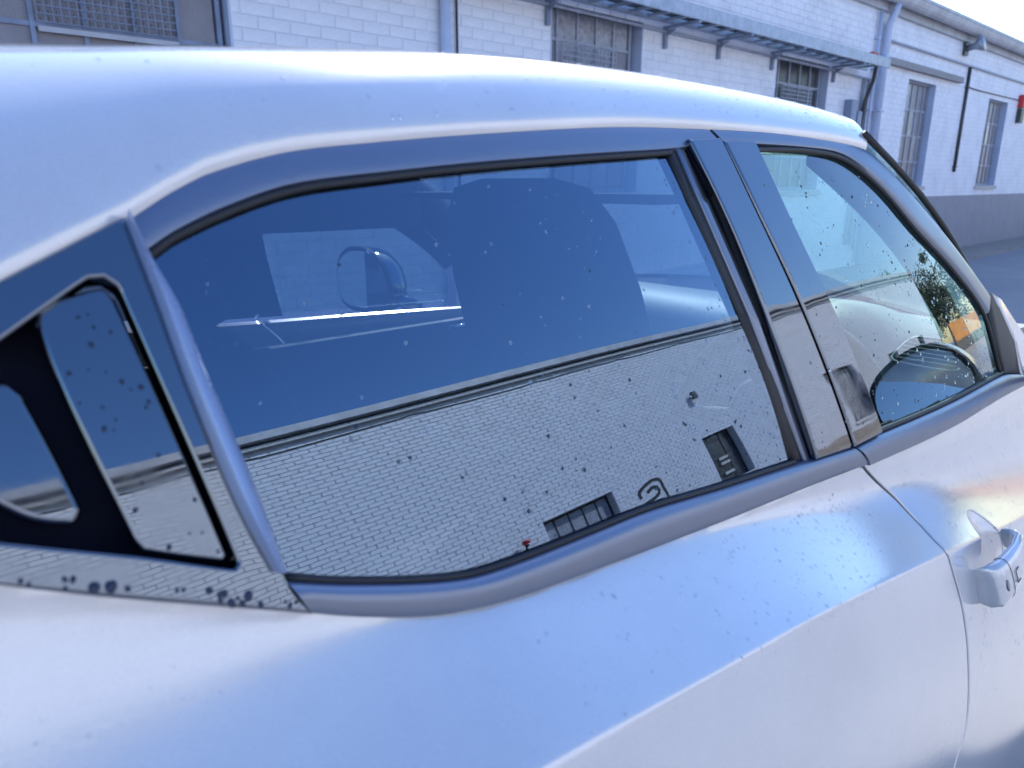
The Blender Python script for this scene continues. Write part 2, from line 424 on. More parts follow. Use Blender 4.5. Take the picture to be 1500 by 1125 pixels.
# glass -----------------------------------------------------------
GT=[(212,374),(250,345),(330,306),(430,272),(560,255),(700,240),(850,228),(984,219)]
GR=[(1012,290),(1085,455),(1170,679)]
GB=[(1165,681),(1060,715),(950,748),(850,788),(760,823),(690,846),(620,855),(500,857),(413,851)]
GL=[(340,652),(270,490)]
rear_glass=patch('window_glass',smooth_poly(px(GT+GR+GB+GL),True,.02,sharp=(0,7,10,19)),GL_REAR,rd,-.004,.0035,.011,.011,back=GL_REAR_B)
tag(rear_glass,'dark privacy glass of the rear door mirroring the brick wall')
FT=[(1085,217),(1180,217),(1237,229),(1292,271),(1345,333),(1400,393),(1446,458),(1470,546)]
FB=[(1400,586),(1284,636)]
front_glass=patch('window_glass',smooth_poly(px(FT+FB),True,.02,sharp=(0,7,8,9)),GL_CLEAR,fd,-.004,.0035,.011,.011,back=GL_CLEAR_B)
tag(front_glass,'clear green glass of the front door covered in drops')
# frames ------------------------------------------------------------
BEAD=[(-60,437),(0,412),(100,360),(190,315),(300,250),(420,218),(560,203),(700,192),(900,182),(1040,187),(1200,202),(1266,215)]
ft_top=px([(186,322),(240,284),(300,255),(420,222),(560,207),(700,196),(900,186),(1032,190)])
ft_bot=px([(212,374),(250,347),(330,308),(430,274),(560,257),(700,242),(850,230),(984,221),(1052,211)])
strip('window_frame',ft_top,ft_bot,[-.004,.002,.0030,.0033,.0033,.0030,.0022,-.002],SATIN,rd,ts=[0,.06,.15,.35,.6,.8,.93,1])
ff_top=px([(1037,190),(1120,194),(1200,205),(1266,219),(1300,248),(1350,303),(1400,365),(1448,432)])
ff_bot=px([(1058,211),(1180,218),(1238,230),(1290,272),(1345,335),(1400,395),(1430,435),(1446,460)])
strip('window_frame',ff_top,ff_bot,[-.004,.002,.0030,.0033,.0033,.0030,.0022,-.002],SATIN,fd,ts=[0,.06,.15,.35,.6,.8,.93,1])
def seal(name,pts,r,parent,off=.0,mat=RUBBER,n=6):
    q=smooth_poly(px(pts),False,.012); o=MB().tube(RP(q[:,0],q[:,1],off),r,n).obj(name,mat,parent,True); return o
seal('window_seal',[(213,378),(250,349),(330,311),(430,277),(560,259),(700,244),(850,232),(984,223)],.0028,rd,-.001)
seal('window_seal',[(1085,219),(1180,220),(1237,233),(1289,274),(1343,337),(1398,397),(1442,460),(1466,544)],.003,fd,-.001)
seal('window_seal',[(416,845),(500,851),(620,849),(690,841),(760,819),(850,784),(950,744),(1060,711),(1165,676)],.0025,rd,-.001)
seal('window_seal',[(1284,633),(1400,583),(1470,545)],.003,fd,-.001)
# belt mouldings ----------------------------------------------------
mt=px([(413,849),(500,853),(620,851),(690,843),(760,821),(850,786),(950,746),(1060,713),(1165,678),(1243,654)])
mb=px([(452,899),(540,905),(650,901),(760,875),(900,825),(1050,768),(1180,715),(1266,682)])
strip('belt_moulding',mt,mb,[-.004,.0035,.0062,.0078,.0075,.0062,.004,-.002],SATIN,rd,ts=[0,.06,.16,.32,.55,.78,.94,1])
mt2=px([(1247,654),(1284,636),(1400,585),(1468,549),(1494,548)]); mb2=px([(1270,682),(1330,656),(1400,622),(1460,587),(1497,566)])
strip('belt_moulding',mt2,mb2,[-.004,.0035,.0062,.0078,.0075,.0062,.004,-.002],SATIN,fd,ts=[0,.06,.16,.32,.55,.78,.94,1])
# B pillar ----------------------------------------------------------
patch('pillar_seal',px([(976,219),(1006,209),(1040,290),(1120,470),(1200,672),(1163,682),(1085,458),(1010,290)]),RUBBER,rd,-.001,.01,r=.002)
patch('pillar_strip',px([(990,219),(1000,216),(1035,300),(1110,470),(1186,674),(1177,677),(1095,460),(1022,292)]),SATIN,rd,.0025,.005,r=.002)
patch('pillar_cover',smooth_poly(px([(1001,209),(1047,207),(1100,318),(1160,448),(1238,656),(1187,673),(1120,480),(1060,330)]),True,.006,sharp=(0,1,4,5)),GLOSSBLACK,rd,.0085,.010,.008,.012,r=.0022)
patch('pillar_cover',smooth_poly(px([(1052,211),(1097,211),(1150,325),(1205,440),(1284,634),(1243,655),(1165,448),(1106,322)]),True,.006,sharp=(0,1,4,5)),GLOSSBLACK,fd,.0085,.010,.008,.012,r=.0022)
patch('pillar_gap',px([(1036,195),(1100,205),(1275,640),(1262,690),(1225,665),(1030,205)]),DARK,fd,-.006,.006)
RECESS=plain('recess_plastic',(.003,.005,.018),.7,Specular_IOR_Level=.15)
# C pillar with the hidden door handle --------------------------------
cp=[(-.16,1.215),(-.16,1.225),(-.04,1.27)]+px([(0,418),(100,366),(180,324),(213,374),(270,492),(342,655),(413,846),(452,897),(300,884),(150,871),(0,857)])
hole=smooth_poly(px([(-150,610),(0,503),(128,413),(150,411),(170,424),(182,448),(345,826),(340,833),(200,815),(0,795),(-120,780)]),True,.005)
ccov=patch('pillar_cover',smooth_poly(cp,True,.006,sharp=(0,1,5,6,10,13)),GLOSSBLACK,rd,.006,.012,.01,.01,holes=[hole],r=.0016)
tag(ccov,'gloss black rear pillar cover around the hidden door handle')
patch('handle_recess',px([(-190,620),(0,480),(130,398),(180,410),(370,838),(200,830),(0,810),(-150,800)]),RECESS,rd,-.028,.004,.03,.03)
patch('recess_panel',smooth_poly(px([(55,468),(130,424),(150,421),(168,440),(334,815),(326,822),(210,806),(198,792)]),True,.005,sharp=()),GLOSSBLACK,rd,.000,.012,.01,.01,r=.0018)
patch('door_handle',smooth_poly(px([(-120,600),(-30,560),(10,554),(32,570),(124,748),(112,766),(50,762),(-10,735),(-80,700)]),True,.005),GLOSSBLACK,rd,-.007,.012,.01,.01,r=.003,bulge=.006)
# ridge along the front edge of the cover, sky reflection put into its colour
ra=px([(181,328),(201,380),(228,450),(262,545),(300,640),(345,745),(396,838)]); rb=px([(192,330),(222,382),(262,450),(300,545),(341,640),(384,745),(417,838)])
strip('pillar_ridge',ra,rb,[.004,.015,.0165,.012,.003],RIDGE,rd,ts=[0,.05,.14,.55,1])
# sail panel in front of the front glass
patch('mirror_sail',px([(1446,458),(1450,434),(1462,450),(1484,500),(1492,546),(1470,548)]),RUBBER,fd,.002,.008,r=.0015)
patch('pillar_panel',px([(1451,430),(1462,437),(1498,492),(1530,540),(1530,552),(1494,556),(1484,500)]),PAINT,CAR,.004,.01,r=.002)
# ---------------------------------------------------------------- roof
bd=[(-1.0,1.215),(-.5,1.215),(-.2,1.222),(-.1,1.255),(-.02,1.29)]+px(BEAD)[1:]
bdr=smooth_poly(bd,False,.03); B3=RP(bdr[:,0],bdr[:,1],.004)
xs_=np.arange(len(B3))
zcen=curve([-.75,-.4,-.1,.107,.262,.482,.8,.98,1.12,1.3],[1.33,1.43,1.478,1.497,1.512,1.531,1.542,1.535,1.522,1.49])
def xfront(y): return 1.066+.20*(1-((YC-np.clip(y,.2,2*YC-.2))/.57)**2)
rho=curve([-.4,.081,.20,.365,.74,.98,1.066],[.122,.136,.157,.1855,.1985,.175,.158])
def roofpar(p):
    "rise of the shoulder so that the roof's skyline stands where the photograph has it"
    lo,hi=.005,.2; d=np.linspace(.001,.5,200)
    for _ in range(30):
        A=(lo+hi)/2; L=.028+max(0,A-.047)*.35
        h=p[2]+.004+A*(1-np.exp(-d/L))+.075*d*(1-.5*d/.56)
        if np.max((h-HC)/(p[1]+.004+d))<float(rho(p[0])): lo=A
        else: hi=A
    return A,L
def roof_grid(off=0,m=34):
    V=[];rows=len(B3)
    xe=B3[-1,0]
    for p in B3:
        f=(p[0]+.72)/(xe+.72)
        A_,L_=roofpar(p); s0=A_/L_+.075; R_=.023; ps0=math.atan2(1,s0)
        cy_,cz_=p[1]+R_,p[2]
        q0=np.array([p[0],cy_-R_*math.cos(ps0),cz_+R_*math.sin(ps0)])
        lip=[(p[0],cy_-R_*math.cos(a),cz_+R_*math.sin(a)-off*0) for a in np.linspace(-math.radians(38),ps0,10)[:-1]]
        if off: lip=[(p[0],cy_,cz_) for _ in lip]
        V+=lip
        for j in range(2*m+1):
            u=j/m; mirr=u>1; u=min(u,2-u); u_=1-(1-u)**1.35
            d=(YC-q0[1])*u**2.2; D_=YC-q0[1]
            b=(q0[1]+d, q0[2]+A_*(1-math.exp(-d/L_))+.075*d*(1-.5*d/D_))
            u_=d/D_
            xx=p[0]+(.19*(1-(1-u_)**2))*max(0,f)**3
            y=b[0] if not mirr else 2*YC-b[0]
            V.append((xx,y,b[1]-off*(1-math.exp(-d/.02))))
        V+=[(x_,2*YC-y_,z_) for x_,y_,z_ in lip[::-1]]
    n=2*m+1+18; Fs=[(i*n+j,(i+1)*n+j,(i+1)*n+j+1,i*n+j+1) for i in range(rows-1) for j in range(n-1)]
    return V,Fs
V,Fs=roof_grid(); RV=V; roof=mesh('roof_panel',V,[f[::-1] for f in Fs],PAINT,CAR,True); roof['label']='silver roof skin with a bright sunlit edge and water drops'
V,Fs=roof_grid(.03); k0=int(np.argmax(B3[:,0]>.16))*87; nq=len(V)-k0; Fs=[tuple(i-k0 for i in f) for f in Fs if min(f)>=k0]; mesh('headliner',V[k0:],Fs,HEADL,CAR,True)
# windscreen: from the roof's front edge down to the scuttle
n=69; top=np.array(RV[-87:][9:-9]); m=14; V=[];
for i in range(m):
    t=i/(m-1)
    for k,p in enumerate(top):
        s=(p[1]-YC)/(top[-1][1]-YC); bx=1.80-.30*s*s; by=YC+s*.66; bz=1.125-.03*s*s
        V.append((p[0]*(1-t)+bx*t,p[1]*(1-t)+by*t,p[2]*(1-t)+bz*t+.035*math.sin(math.pi*t)))
Fs=[(i*n+j,(i+1)*n+j,(i+1)*n+j+1,i*n+j+1) for i in range(m-1) for j in range(n-1)]
nv=len(V); V2=V+[(x-.003,y,z-.004) for x,y,z in V]
ws=mesh('windscreen',V2,[f[::-1] for f in Fs]+[tuple(i+nv for i in f) for f in Fs],[GL_CLEAR,GL_CLEAR_B],CAR,True,mi=[0]*len(Fs)+[1]*len(Fs))
# A pillars (body colour outer strip between glass edge and windscreen) and black weatherstrip
for mir in (0,1):
    a=[np.array(V[i*n]) for i in range(m)]
    if mir: a=[np.array([p[0],2*YC-p[1],p[2]]) for p in a]
    MB().tube([p+np.array([-.008,(.004 if mir else -.003),-.001]) for p in a],.0045,8).obj('windscreen_seal',RUBBER,CAR,True)
    MB().tube([p+np.array([-.07,(-.03 if mir else .025),-.03]) for p in a],[.05 if mir else .018]*m,8).obj('pillar_trim',TRIM,CAR,True)
# bonnet
V=[];nx,ny=16,21
for i in range(nx):
    u=i/(nx-1)
    for j in range(ny):
        s=j/(ny-1)*2-1
        x0=1.82-.28*s*s; x=x0*(1-u)+ (2.72-.2*s*s)*u
        z=1.125-.03*s*s-.14*u-.12*u**4-.035*abs(s)**5
        V.append((x,YC+s*.71,z))
Fs=[(i*ny+j,(i+1)*ny+j,(i+1)*ny+j+1,i*ny+j+1) for i in range(nx-1) for j in range(ny-1)]
nv=len(V); mesh('bonnet',V+[(x,y,z-.012) for x,y,z in V],Fs+[tuple(q+nv for q in f[::-1]) for f in Fs],PAINT,CAR,True)
# far side, the mirror image of this one: what shows through the glass
patch('front_door',body_outline_front(),PAINT,CAR,0,.012,.05,.015,r=.002,mir=True,SF=Slow)
patch('rear_door',body_outline_rear(),PAINT,CAR,0,.012,.05,.015,r=.002,mir=True,SF=Slow)
patch('front_fender',beltline(2.15,3.3,.006,24)[::-1]+[(2.212,.85),(2.272,.7),(2.272,.4),(2.212,.1)]+[(x,.1) for x in np.linspace(2.4,3.3,10)],PAINT,CAR,0,.012,.05,.02,mir=True)
far_front=patch('window_glass',smooth_poly(px(FT+FB),True,.03,sharp=(0,7,8,9)),GL_CLEAR,CAR,-.004,.0035,.04,.04,back=GL_CLEAR_B,mir=True)
far_rear=patch('window_glass',smooth_poly(px(GT+GR+GB+GL),True,.03,sharp=(0,7,10,19)),GL_REAR,CAR,-.004,.0035,.04,.04,back=GL_REAR_B,mir=True)
strip('window_frame',ft_top,ft_bot,[-.004,.006,.008,.005,-.001],SATIN,CAR,mir=True)
strip('window_frame',ff_top,ff_bot,[-.004,.006,.008,.005,-.001],SATIN,CAR,mir=True)
patch('pillar_cover',px([(976,219),(1097,211),(1150,325),(1205,440),(1284,634),(1165,678),(1085,458),(1010,290)]),GLOSSBLACK,CAR,.004,.03,.02,.02,mir=True)
patch('pillar_cover',cp,GLOSSBLACK,CAR,.004,.03,.03,.02,mir=True)
# ---------------------------------------------------------------- cabin
def lathebox(sections,ns=44,pw=3.0):
    V=[];F_=[]
    for (cx,cy,cz,hx,hy) in sections:
        for k in range(ns):
            a=2*math.pi*k/ns;c,s_=math.cos(a),math.sin(a); V.append((cx+hx*math.copysign(abs(c)**(2/pw),c),cy+hy*math.copysign(abs(s_)**(2/pw),s_),cz))
    for i in range(len(sections)-1):
        for k in range(ns): F_.append((i*ns+k,i*ns+(k+1)%ns,(i+1)*ns+(k+1)%ns,(i+1)*ns+k))
    F_.append(tuple(range(ns))[::-1]);F_.append(tuple((len(sections)-1)*ns+k for k in range(ns))); return V,F_
def seat(x,y,label):
    e=bpy.data.objects.new('seat',None);COL.objects.link(e);e.parent=CAR;e.location=Vector((x,y,.35))-CAR.location;e['label']=label
    def sec(l): return [(x+.20-(z-.5)*.33,y,z,hx,hy) for z,hx,hy in l]
    V,F_=lathebox(sec([(.50,.07,.22),(.56,.085,.245),(.9,.08,.255),(1.02,.07,.25),(1.08,.06,.225),(1.12,.045,.18),(1.135,.02,.12)])); mesh('backrest',V,F_,SEATM,e,True)
    V,F_=lathebox(sec([(1.135,.02,.09),(1.15,.045,.125),(1.18,.055,.142),(1.27,.055,.132),(1.34,.05,.115),(1.375,.038,.092),(1.385,.012,.055)])); mesh('headrest',V,F_,SEATM,e,True)
    V,F_=lathebox([(x+.38,y,.42,.24,.23),(x+.38,y,.47,.27,.255),(x+.38,y,.56,.27,.255),(x+.38,y,.585,.24,.22)]); mesh('cushion',V,F_,SEATM,e,True)
    for s_ in(-.06,.06): MB().tube([(x-.01,y+s_,1.10),(x-.025,y+s_,1.16)],.006,8).obj('headrest_post',CHROME,e,True)
seat(.64,.60,'driver seat, nearer of the two dark front seats'); seat(.44,1.36,'passenger seat on the far side, slid back')
MB().box(-.6,1.75,.33,1.67,.30,.34).box(-.62,-.55,.3,1.7,.34,1.1).obj('cabin_floor',DARK,CAR)
MB().box(-.35,.10,.36,1.64,.36,.60,.05).box(-.42,-.22,.36,1.64,.55,1.10,.06).obj('rear_bench',SEATM,CAR,True)
MB().box(-.2,1.72,.335,.355,.40,1.0,.006).obj('door_trim',TRIM,CAR,True)
ft=MB().box(-.2,1.72,1.625,1.66,.40,1.0,.01).box(.75,1.4,1.56,1.64,.78,.84,.02).obj('door_trim',TRIM,CAR,True)
MB().tube([(1.20,1.60,.97),(1.20,1.585,.99),(1.25,1.585,.99),(1.30,1.60,.975)],.006,8).obj('inner_handle',CHROME,ft,True)
MB().box(-.45,1.06,1.50,1.585,1.275,1.43,.02).obj('roof_side_trim',HEADL,CAR,True)
MB().box(1.0,1.17,.75,1.5,1.345,1.36,.004).obj('sun_visor',HEADL,CAR,True)
# underside and wheels
MB().box(-.7,2.3,.26,1.74,.19,.45,.03).obj('sill_skirt',DARK,CAR,True)
TYRE=plain('tyre_rubber',(.02,.02,.021),.8,nscale=60,bmp=.001); RIM=plain('wheel_rim',(.42,.43,.45),.3,.8)
for wx in (1.93,-.62):
    for s_,wy in ((-1,.34),(1,1.66)):
        pr=[(-.10,.19),(-.105,.24),(-.095,.315),(-.06,.333),(.06,.333),(.095,.315),(.105,.24),(.10,.19)]; V=[];F_=[]; ns=40
        for dy,r_ in pr:
            for k in range(ns): a=2*math.pi*k/ns; V.append((wx+r_*math.cos(a),wy+dy,.333+r_*math.sin(a)))
        for i in range(len(pr)-1):
            for k in range(ns): F_.append((i*ns+k,(i+1)*ns+k,(i+1)*ns+(k+1)%ns,i*ns+(k+1)%ns))
        wh=mesh('wheel',V,F_,TYRE,CAR,True); rb=MB()
        rb.tube([(wx,wy+s_*.02,.333),(wx,wy+s_*.085,.333)],[.05,.045],16)
        for k in range(5):
            a=2*math.pi*k/5; rb.tube([(wx+.03*math.cos(a),wy+s_*.08,.333+.03*math.sin(a)),(wx+.19*math.cos(a),wy+s_*.09,.333+.19*math.sin(a))],[.028,.022],8,flat=.5)
        rb.tube([(wx+.19*math.cos(a),wy+s_*.09,.333+.19*math.sin(a)) for a in np.linspace(0,2*math.pi,41)],.012,8,cap=False)
        rb.obj('rim',RIM,wh,True)
# dashboard
prof=[(1.45,.55),(1.42,.88),(1.415,1.00),(1.43,1.05),(1.49,1.098),(1.60,1.105),(1.70,1.10),(1.80,1.06),(1.80,.5)]
V=[];F_=[];ys=np.linspace(.36,1.64,33)
for y in ys:
    s=(y-YC)/.64; hood=.045*math.exp(-((y-.68)/.12)**4)
    for i,(x,z) in enumerate(prof):
        zz=z+(hood if 2<=i<=5 else 0)*(1.0 if i in(3,4) else .6); xx=x+.07*s*s*s*s-(hood*.8 if i in (2,3) else 0); V.append((xx,y,zz))
k=len(prof)
for j in range(len(ys)-1):
    for i in range(k): F_.append((j*k+i,j*k+(i+1)%k,(j+1)*k+(i+1)%k,(j+1)*k+i))
F_.append(tuple(range(k)));F_.append(tuple((len(ys)-1)*k+i for i in range(k))[::-1])
dash=mesh('dashboard',V,F_,DASHM,CAR,True); auto(dash,40)
def vent(cx,cy,cz,rot):
    M=Matrix.Translation((cx,cy,cz))@Matrix.Rotation(rot,4,'Z')@Matrix.Rotation(math.radians(48),4,'Y')
    def T(l): return [tuple(M@Vector(p)) for p in l]
    # rounded triangular bezel in the local y-z plane
    base=[(-.055,-.028),(.05,-.03),(.058,-.02),(.045,.022),(.03,.034),(-.03,.034),(-.056,.018)]
    q=smooth_poly(base,True,.006); path=[(0,a,b) for a,b in q]+[(0,*q[0])]
    e=MB().tube(T(path),.0035,8,cap=False).obj('air_vent',DASHM,dash,True)
    MB().add(T([(.006,a,b) for a,b in q]),[tuple(range(len(q)))]).obj('vent_back',DARK,dash)
    for i in range(6):
        z=-.022+i*.0095; xl=-.052;xr=.05-max(0,z)*.25
        m_=MB(); m_.box(-.004,.004,xl,xr,z,z+.0022); m_.v=T(m_.v); m_.obj('vent_slat',DASHM,dash)
vent(1.452,.445,1.073,0)
# steering wheel
M=Matrix.Translation((1.17,.60,.97))@Matrix.Rotation(math.radians(-66),4,'Y')
rim=[tuple(M@Vector((.185*math.cos(a),.185*math.sin(a),0))) for a in np.linspace(0,2*math.pi,49)]
stw=MB().tube(rim,.0155,10,cap=False).obj('steering_wheel',TRIM,CAR,True)
sp=MB()
for a in (0.15,math.pi-.15,-math.pi/2): 
    a2=a+math.pi/2
    sp.tube([tuple(M@Vector((.18*math.cos(a2),.18*math.sin(a2),0))),tuple(M@Vector((.03*math.cos(a2),.03*math.sin(a2),-.02)))],[.012,.022],8)
V,F_=lathebox([(0,0,-.03,.05,.06),(0,0,0,.075,.085),(0,0,.02,.06,.07)]); sp.add([tuple(M@Vector(v)) for v in V],F_)
sp.obj('wheel_spoke',TRIM,stw,True)
MB().tube([tuple(M@Vector((0,0,-.02))),(1.45,.60,.80)],.035,10).obj('steering_column',TRIM,CAR,True)
MB().box(1.60,1.72,.93,1.07,1.40,1.45,.012).obj('rear_view_mirror',TRIM,CAR,True)
# ---------------------------------------------------------------- door mirrors
def door_mirror(cx,cy,cz,s,par,label):
    "s=-1 this side, +1 far side; housing outline is a rounded lozenge, glass looks back"
    secs=[(-.004,.93),(0,1.0),(.03,.99),(.06,.90),(.085,.70),(.1,.40),(.104,.08)]
    S_=1.15 if s<0 else 1.4
    out=S_*smooth_poly([(-.115,-.005),(-.10,-.062),(-.04,-.078),(.06,-.07),(.11,-.05),(.115,-.01),(.09,.04),(.03,.07),(-.05,.07),(-.10,.045)],True,.014)
    V=[];n=len(out);F_=[]
    for d,k in secs:
        for a,b in out: V.append((cx+d,cy+s*(-a)*k,cz+b*k))
    for i in range(len(secs)-1):
        for j in range(n): F_.append((i*n+j,i*n+(j+1)%n,(i+1)*n+(j+1)%n,(i+1)*n+j))
    F_.append([ (len(secs)-1)*n+j for j in range(n)])
    F_.append([j for j in range(n)][::-1])
    h=mesh('door_mirror',V,F_,PAINT if s<0 else GLOSSBLACK,par,True); auto(h,45); h['label']=label
    g=[(cx-.0055,cy+s*(-a)*.86,cz+b*.86) for a,b in out]; g2=[(x+.004,y,z) for x,y,z in g]
    m_=MB().add(g+g2,[tuple(range(n)),tuple(range(n,2*n))[::-1]]+[(j,(j+1)%n,(j+1)%n+n,j+n) for j in range(n)]); 
    m_.v=[tuple(Matrix.Rotation(math.radians(6*s),3,'Z')@Matrix.Rotation(math.radians(11 if s<0 else 0),3,'Y')@(Vector(v)-Vector((cx,cy,cz)))+Vector((cx,cy,cz))) for v in m_.v]
    go=m_.obj('mirror_glass',MIRROR,h)
    rim=[(cx-.006,cy+s*(-a)*.95,cz+b*.95) for a,b in out]; rim.append(rim[0]); MB().tube(rim,.006,8,cap=False).obj('mirror_bezel',RUBBER,h,True)
    MB().tube([(cx+.045,cy-s*.10,cz-.045),(cx+.05,cy-s*.20,cz-.07)],[.028,.034],10,flat=.6).obj('mirror_arm',GLOSSBLACK,h,True)
door_mirror(1.50,.105,1.115,-1,CAR,'door mirror on this side, just beyond the front window')
door_mirror(1.19,2.02,1.085,1,CAR,'door mirror on the far side seen through both windows')
# ---------------------------------------------------------------- front door handle
hx2,hz2=onS(1439,842); base=D2R(P(np.array(hx2),np.array(hz2),Slow)); nn=np.array([0,-math.cos(math.radians(16)),math.sin(math.radians(16))])
fwd=np.array([1,.0,.20]); fwd-=nn*(fwd@nn); fwd/=np.linalg.norm(fwd); upv=np.cross(nn,fwd); upv=upv if upv[2]>0 else -upv
def L3(a,b,c): return base+fwd*(a*.62)+upv*b*1.2+nn*(c*.8)          # along, up, out
HN=np.array([0,-math.cos(math.radians(16)),math.sin(math.radians(16))])
V=[];F_=[];nr=12;na=48
for i in range(nr):
    r_=i/(nr-1)
    for k in range(na):
        a=2*math.pi*k/na; X=np.array(hx+.020+.0715*r_*math.cos(a)); Z=np.array(hz+.0755*r_*math.sin(a)); V.append(D2R(P(X,Z,Slow))-HN*(.0115*(1-r_**3)+.0012))
for i in range(nr-1):
    for k in range(na): F_.append((i*na+k,(i+1)*na+k,(i+1)*na+(k+1)%na,i*na+(k+1)%na))
mesh('handle_cup',V,F_,PAINT,fd,True)
secs=[(-.044,.004,.006,.020),(-.043,.014,.012,.0225),(-.036,.0215,.0135,.0235),(-.015,.0265,.0130,.0225),(.02,.031,.0115,.0205),(.07,.034,.0095,.0185),(.115,.031,.0095,.0165),(.138,.02,.010,.0145),(.146,.006,.008,.012)]
V=[];F_=[];ns=16
for (a,o,ho,hu) in secs:
    for k in range(ns):
        t=2*math.pi*k/ns;c,s_=math.cos(t),math.sin(t); V.append(L3(a,hu*math.copysign(abs(s_)**.7,s_),o+ho*math.copysign(abs(c)**.8,c)))
for i in range(len(secs)-1):
    for k in range(ns): F_.append((i*ns+k,i*ns+(k+1)%ns,(i+1)*ns+(k+1)%ns,(i+1)*ns+k))
F_.append(tuple(range(ns)));F_.append(tuple((len(secs)-1)*ns+k for k in range(ns)))
han=mesh('door_handle',V,F_,PAINT,fd,True); auto(han,60)
# split line of the handle cap, keyhole and touch sensor mark
ring=[L3(-.002,.0222*math.copysign(abs(math.sin(t))**.7,math.sin(t)),.0284+.0128*math.copysign(abs(math.cos(t))**.8,math.cos(t))) for t in np.linspace(0,2*math.pi,33)]
MB().tube(ring,.00035,5,cap=False).obj('handle_joint',RUBBER,han,True)
kh=[L3(-.024+.0050*math.cos(t),-.001+.0060*math.sin(t),.0388) for t in np.linspace(0,2*math.pi,20)[:-1]]
kh2=[L3(-.024+.0050*math.cos(t),-.001+.0060*math.sin(t),.030) for t in np.linspace(0,2*math.pi,20)[:-1]]
m_=MB().add(kh+kh2,[tuple(range(19))]+[(j,(j+1)%19,(j+1)%19+19,j+19) for j in range(19)]); m_.obj('keyhole',plain('key_plug',(.25,.26,.28),.35,.8),han)
MB().tube([L3(.028,.005,.0436),L3(.012,.005,.0428),L3(.012,-.008,.0428),L3(.028,-.008,.0436)],.0006,5).obj('sensor_mark',RUBBER,han)
# ================================================================ buildings
def whitebrick(name,col,var):
    m,t,b=newmat(name); n=noise(t,3,6); n2=noise(t,60,4)
    r=ramp(t,n.outputs[0],[(.3,tuple(c*(1-var) for c in col)),(.55,col),(.75,tuple(min(1,c*(1+var*.4)) for c in col))])
    r2=ramp(t,n2.outputs[0],[(.3,(.93,)*3),(.6,(1,1,1))])
    t.links.new(mixc(t,1.0,r.outputs[0],r2.outputs[0],'MULTIPLY'),b.inputs['Base Color']); setp(b,Roughness=.62)
    bump(t,b,n2.outputs[0],1,.0025); return m
BRICK=whitebrick('white_painted_brick',(.80,.815,.87),.12); GREYB=whitebrick('grey_painted_brick',(.26,.27,.33),.12)
BRICK2=whitebrick('cream_painted_brick',(.66,.67,.72),.10); BEIGEB=whitebrick('beige_painted_brick',(.36,.30,.25),.12)
MORT=whitebrick('painted_mortar',(.70,.72,.80),.10); MORT2=whitebrick('painted_mortar_cream',(.56,.57,.61),.12)
STEELB=plain('blue_grey_steel',(.22,.27,.38),.5,nscale=8,var=.25); GALV=plain('galvanised_steel',(.36,.40,.48),.42,.35,nscale=12)
GUTTER=plain('gutter_paint',(.42,.43,.47),.5,nscale=3); PVC=plain('painted_pipe',(.46,.52,.68),.45,nscale=5,var=.12)
RUSTY=plain('dark_rusty_wire',(.10,.08,.08),.7,nscale=200,var=.6)
def obscure(name,col,sc_):
    m,t,b=newmat(name); n=noise(t,sc_,3); n2=noise(t,4,4); r=ramp(t,n.outputs[0],[(.3,tuple(c*.65 for c in col)),(.7,tuple(c*1.25 for c in col))])
    r2=ramp(t,n2.outputs[0],[(.3,(.8,)*3),(.7,(1,1,1))]); t.links.new(mixc(t,1.0,r.outputs[0],r2.outputs[0],'MULTIPLY'),b.inputs['Base Color'])
    setp(b,Roughness=.22); bump(t,b,n.outputs[0],1,.002); return m
PANE=obscure('obscured_glass',(.27,.26,.29),260); PANE_D=obscure('dark_window_glass',(.06,.065,.08),8)
PANE_L=obscure('pale_blind_glass',(.34,.35,.40),20); LEDGE=plain('concrete_sill',(.5,.49,.49),.7,nscale=20,bmp=.001)
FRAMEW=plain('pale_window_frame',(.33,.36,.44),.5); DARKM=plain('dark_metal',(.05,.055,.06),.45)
def brickmesh(L,H=.076,dp=.028):
    "brick with chamfered face, origin at centre of its face, face towards -y"
    c=.003; x,z=L/2,H/2
    V=[(-x+c,0,-z+c),(x-c,0,-z+c),(x-c,0,z-c),(-x+c,0,z-c),(-x,c,-z),(x,c,-z),(x,c,z),(-x,c,z),(-x,dp,-z),(x,dp,-z),(x,dp,z),(-x,dp,z)]
    Fq=[(0,1,2,3),(4,5,1,0),(5,6,2,1),(6,7,3,2),(7,4,0,3),(8,9,5,4),(9,10,6,5),(10,11,7,6),(11,8,4,7),(11,10,9,8)]
    return V,Fq
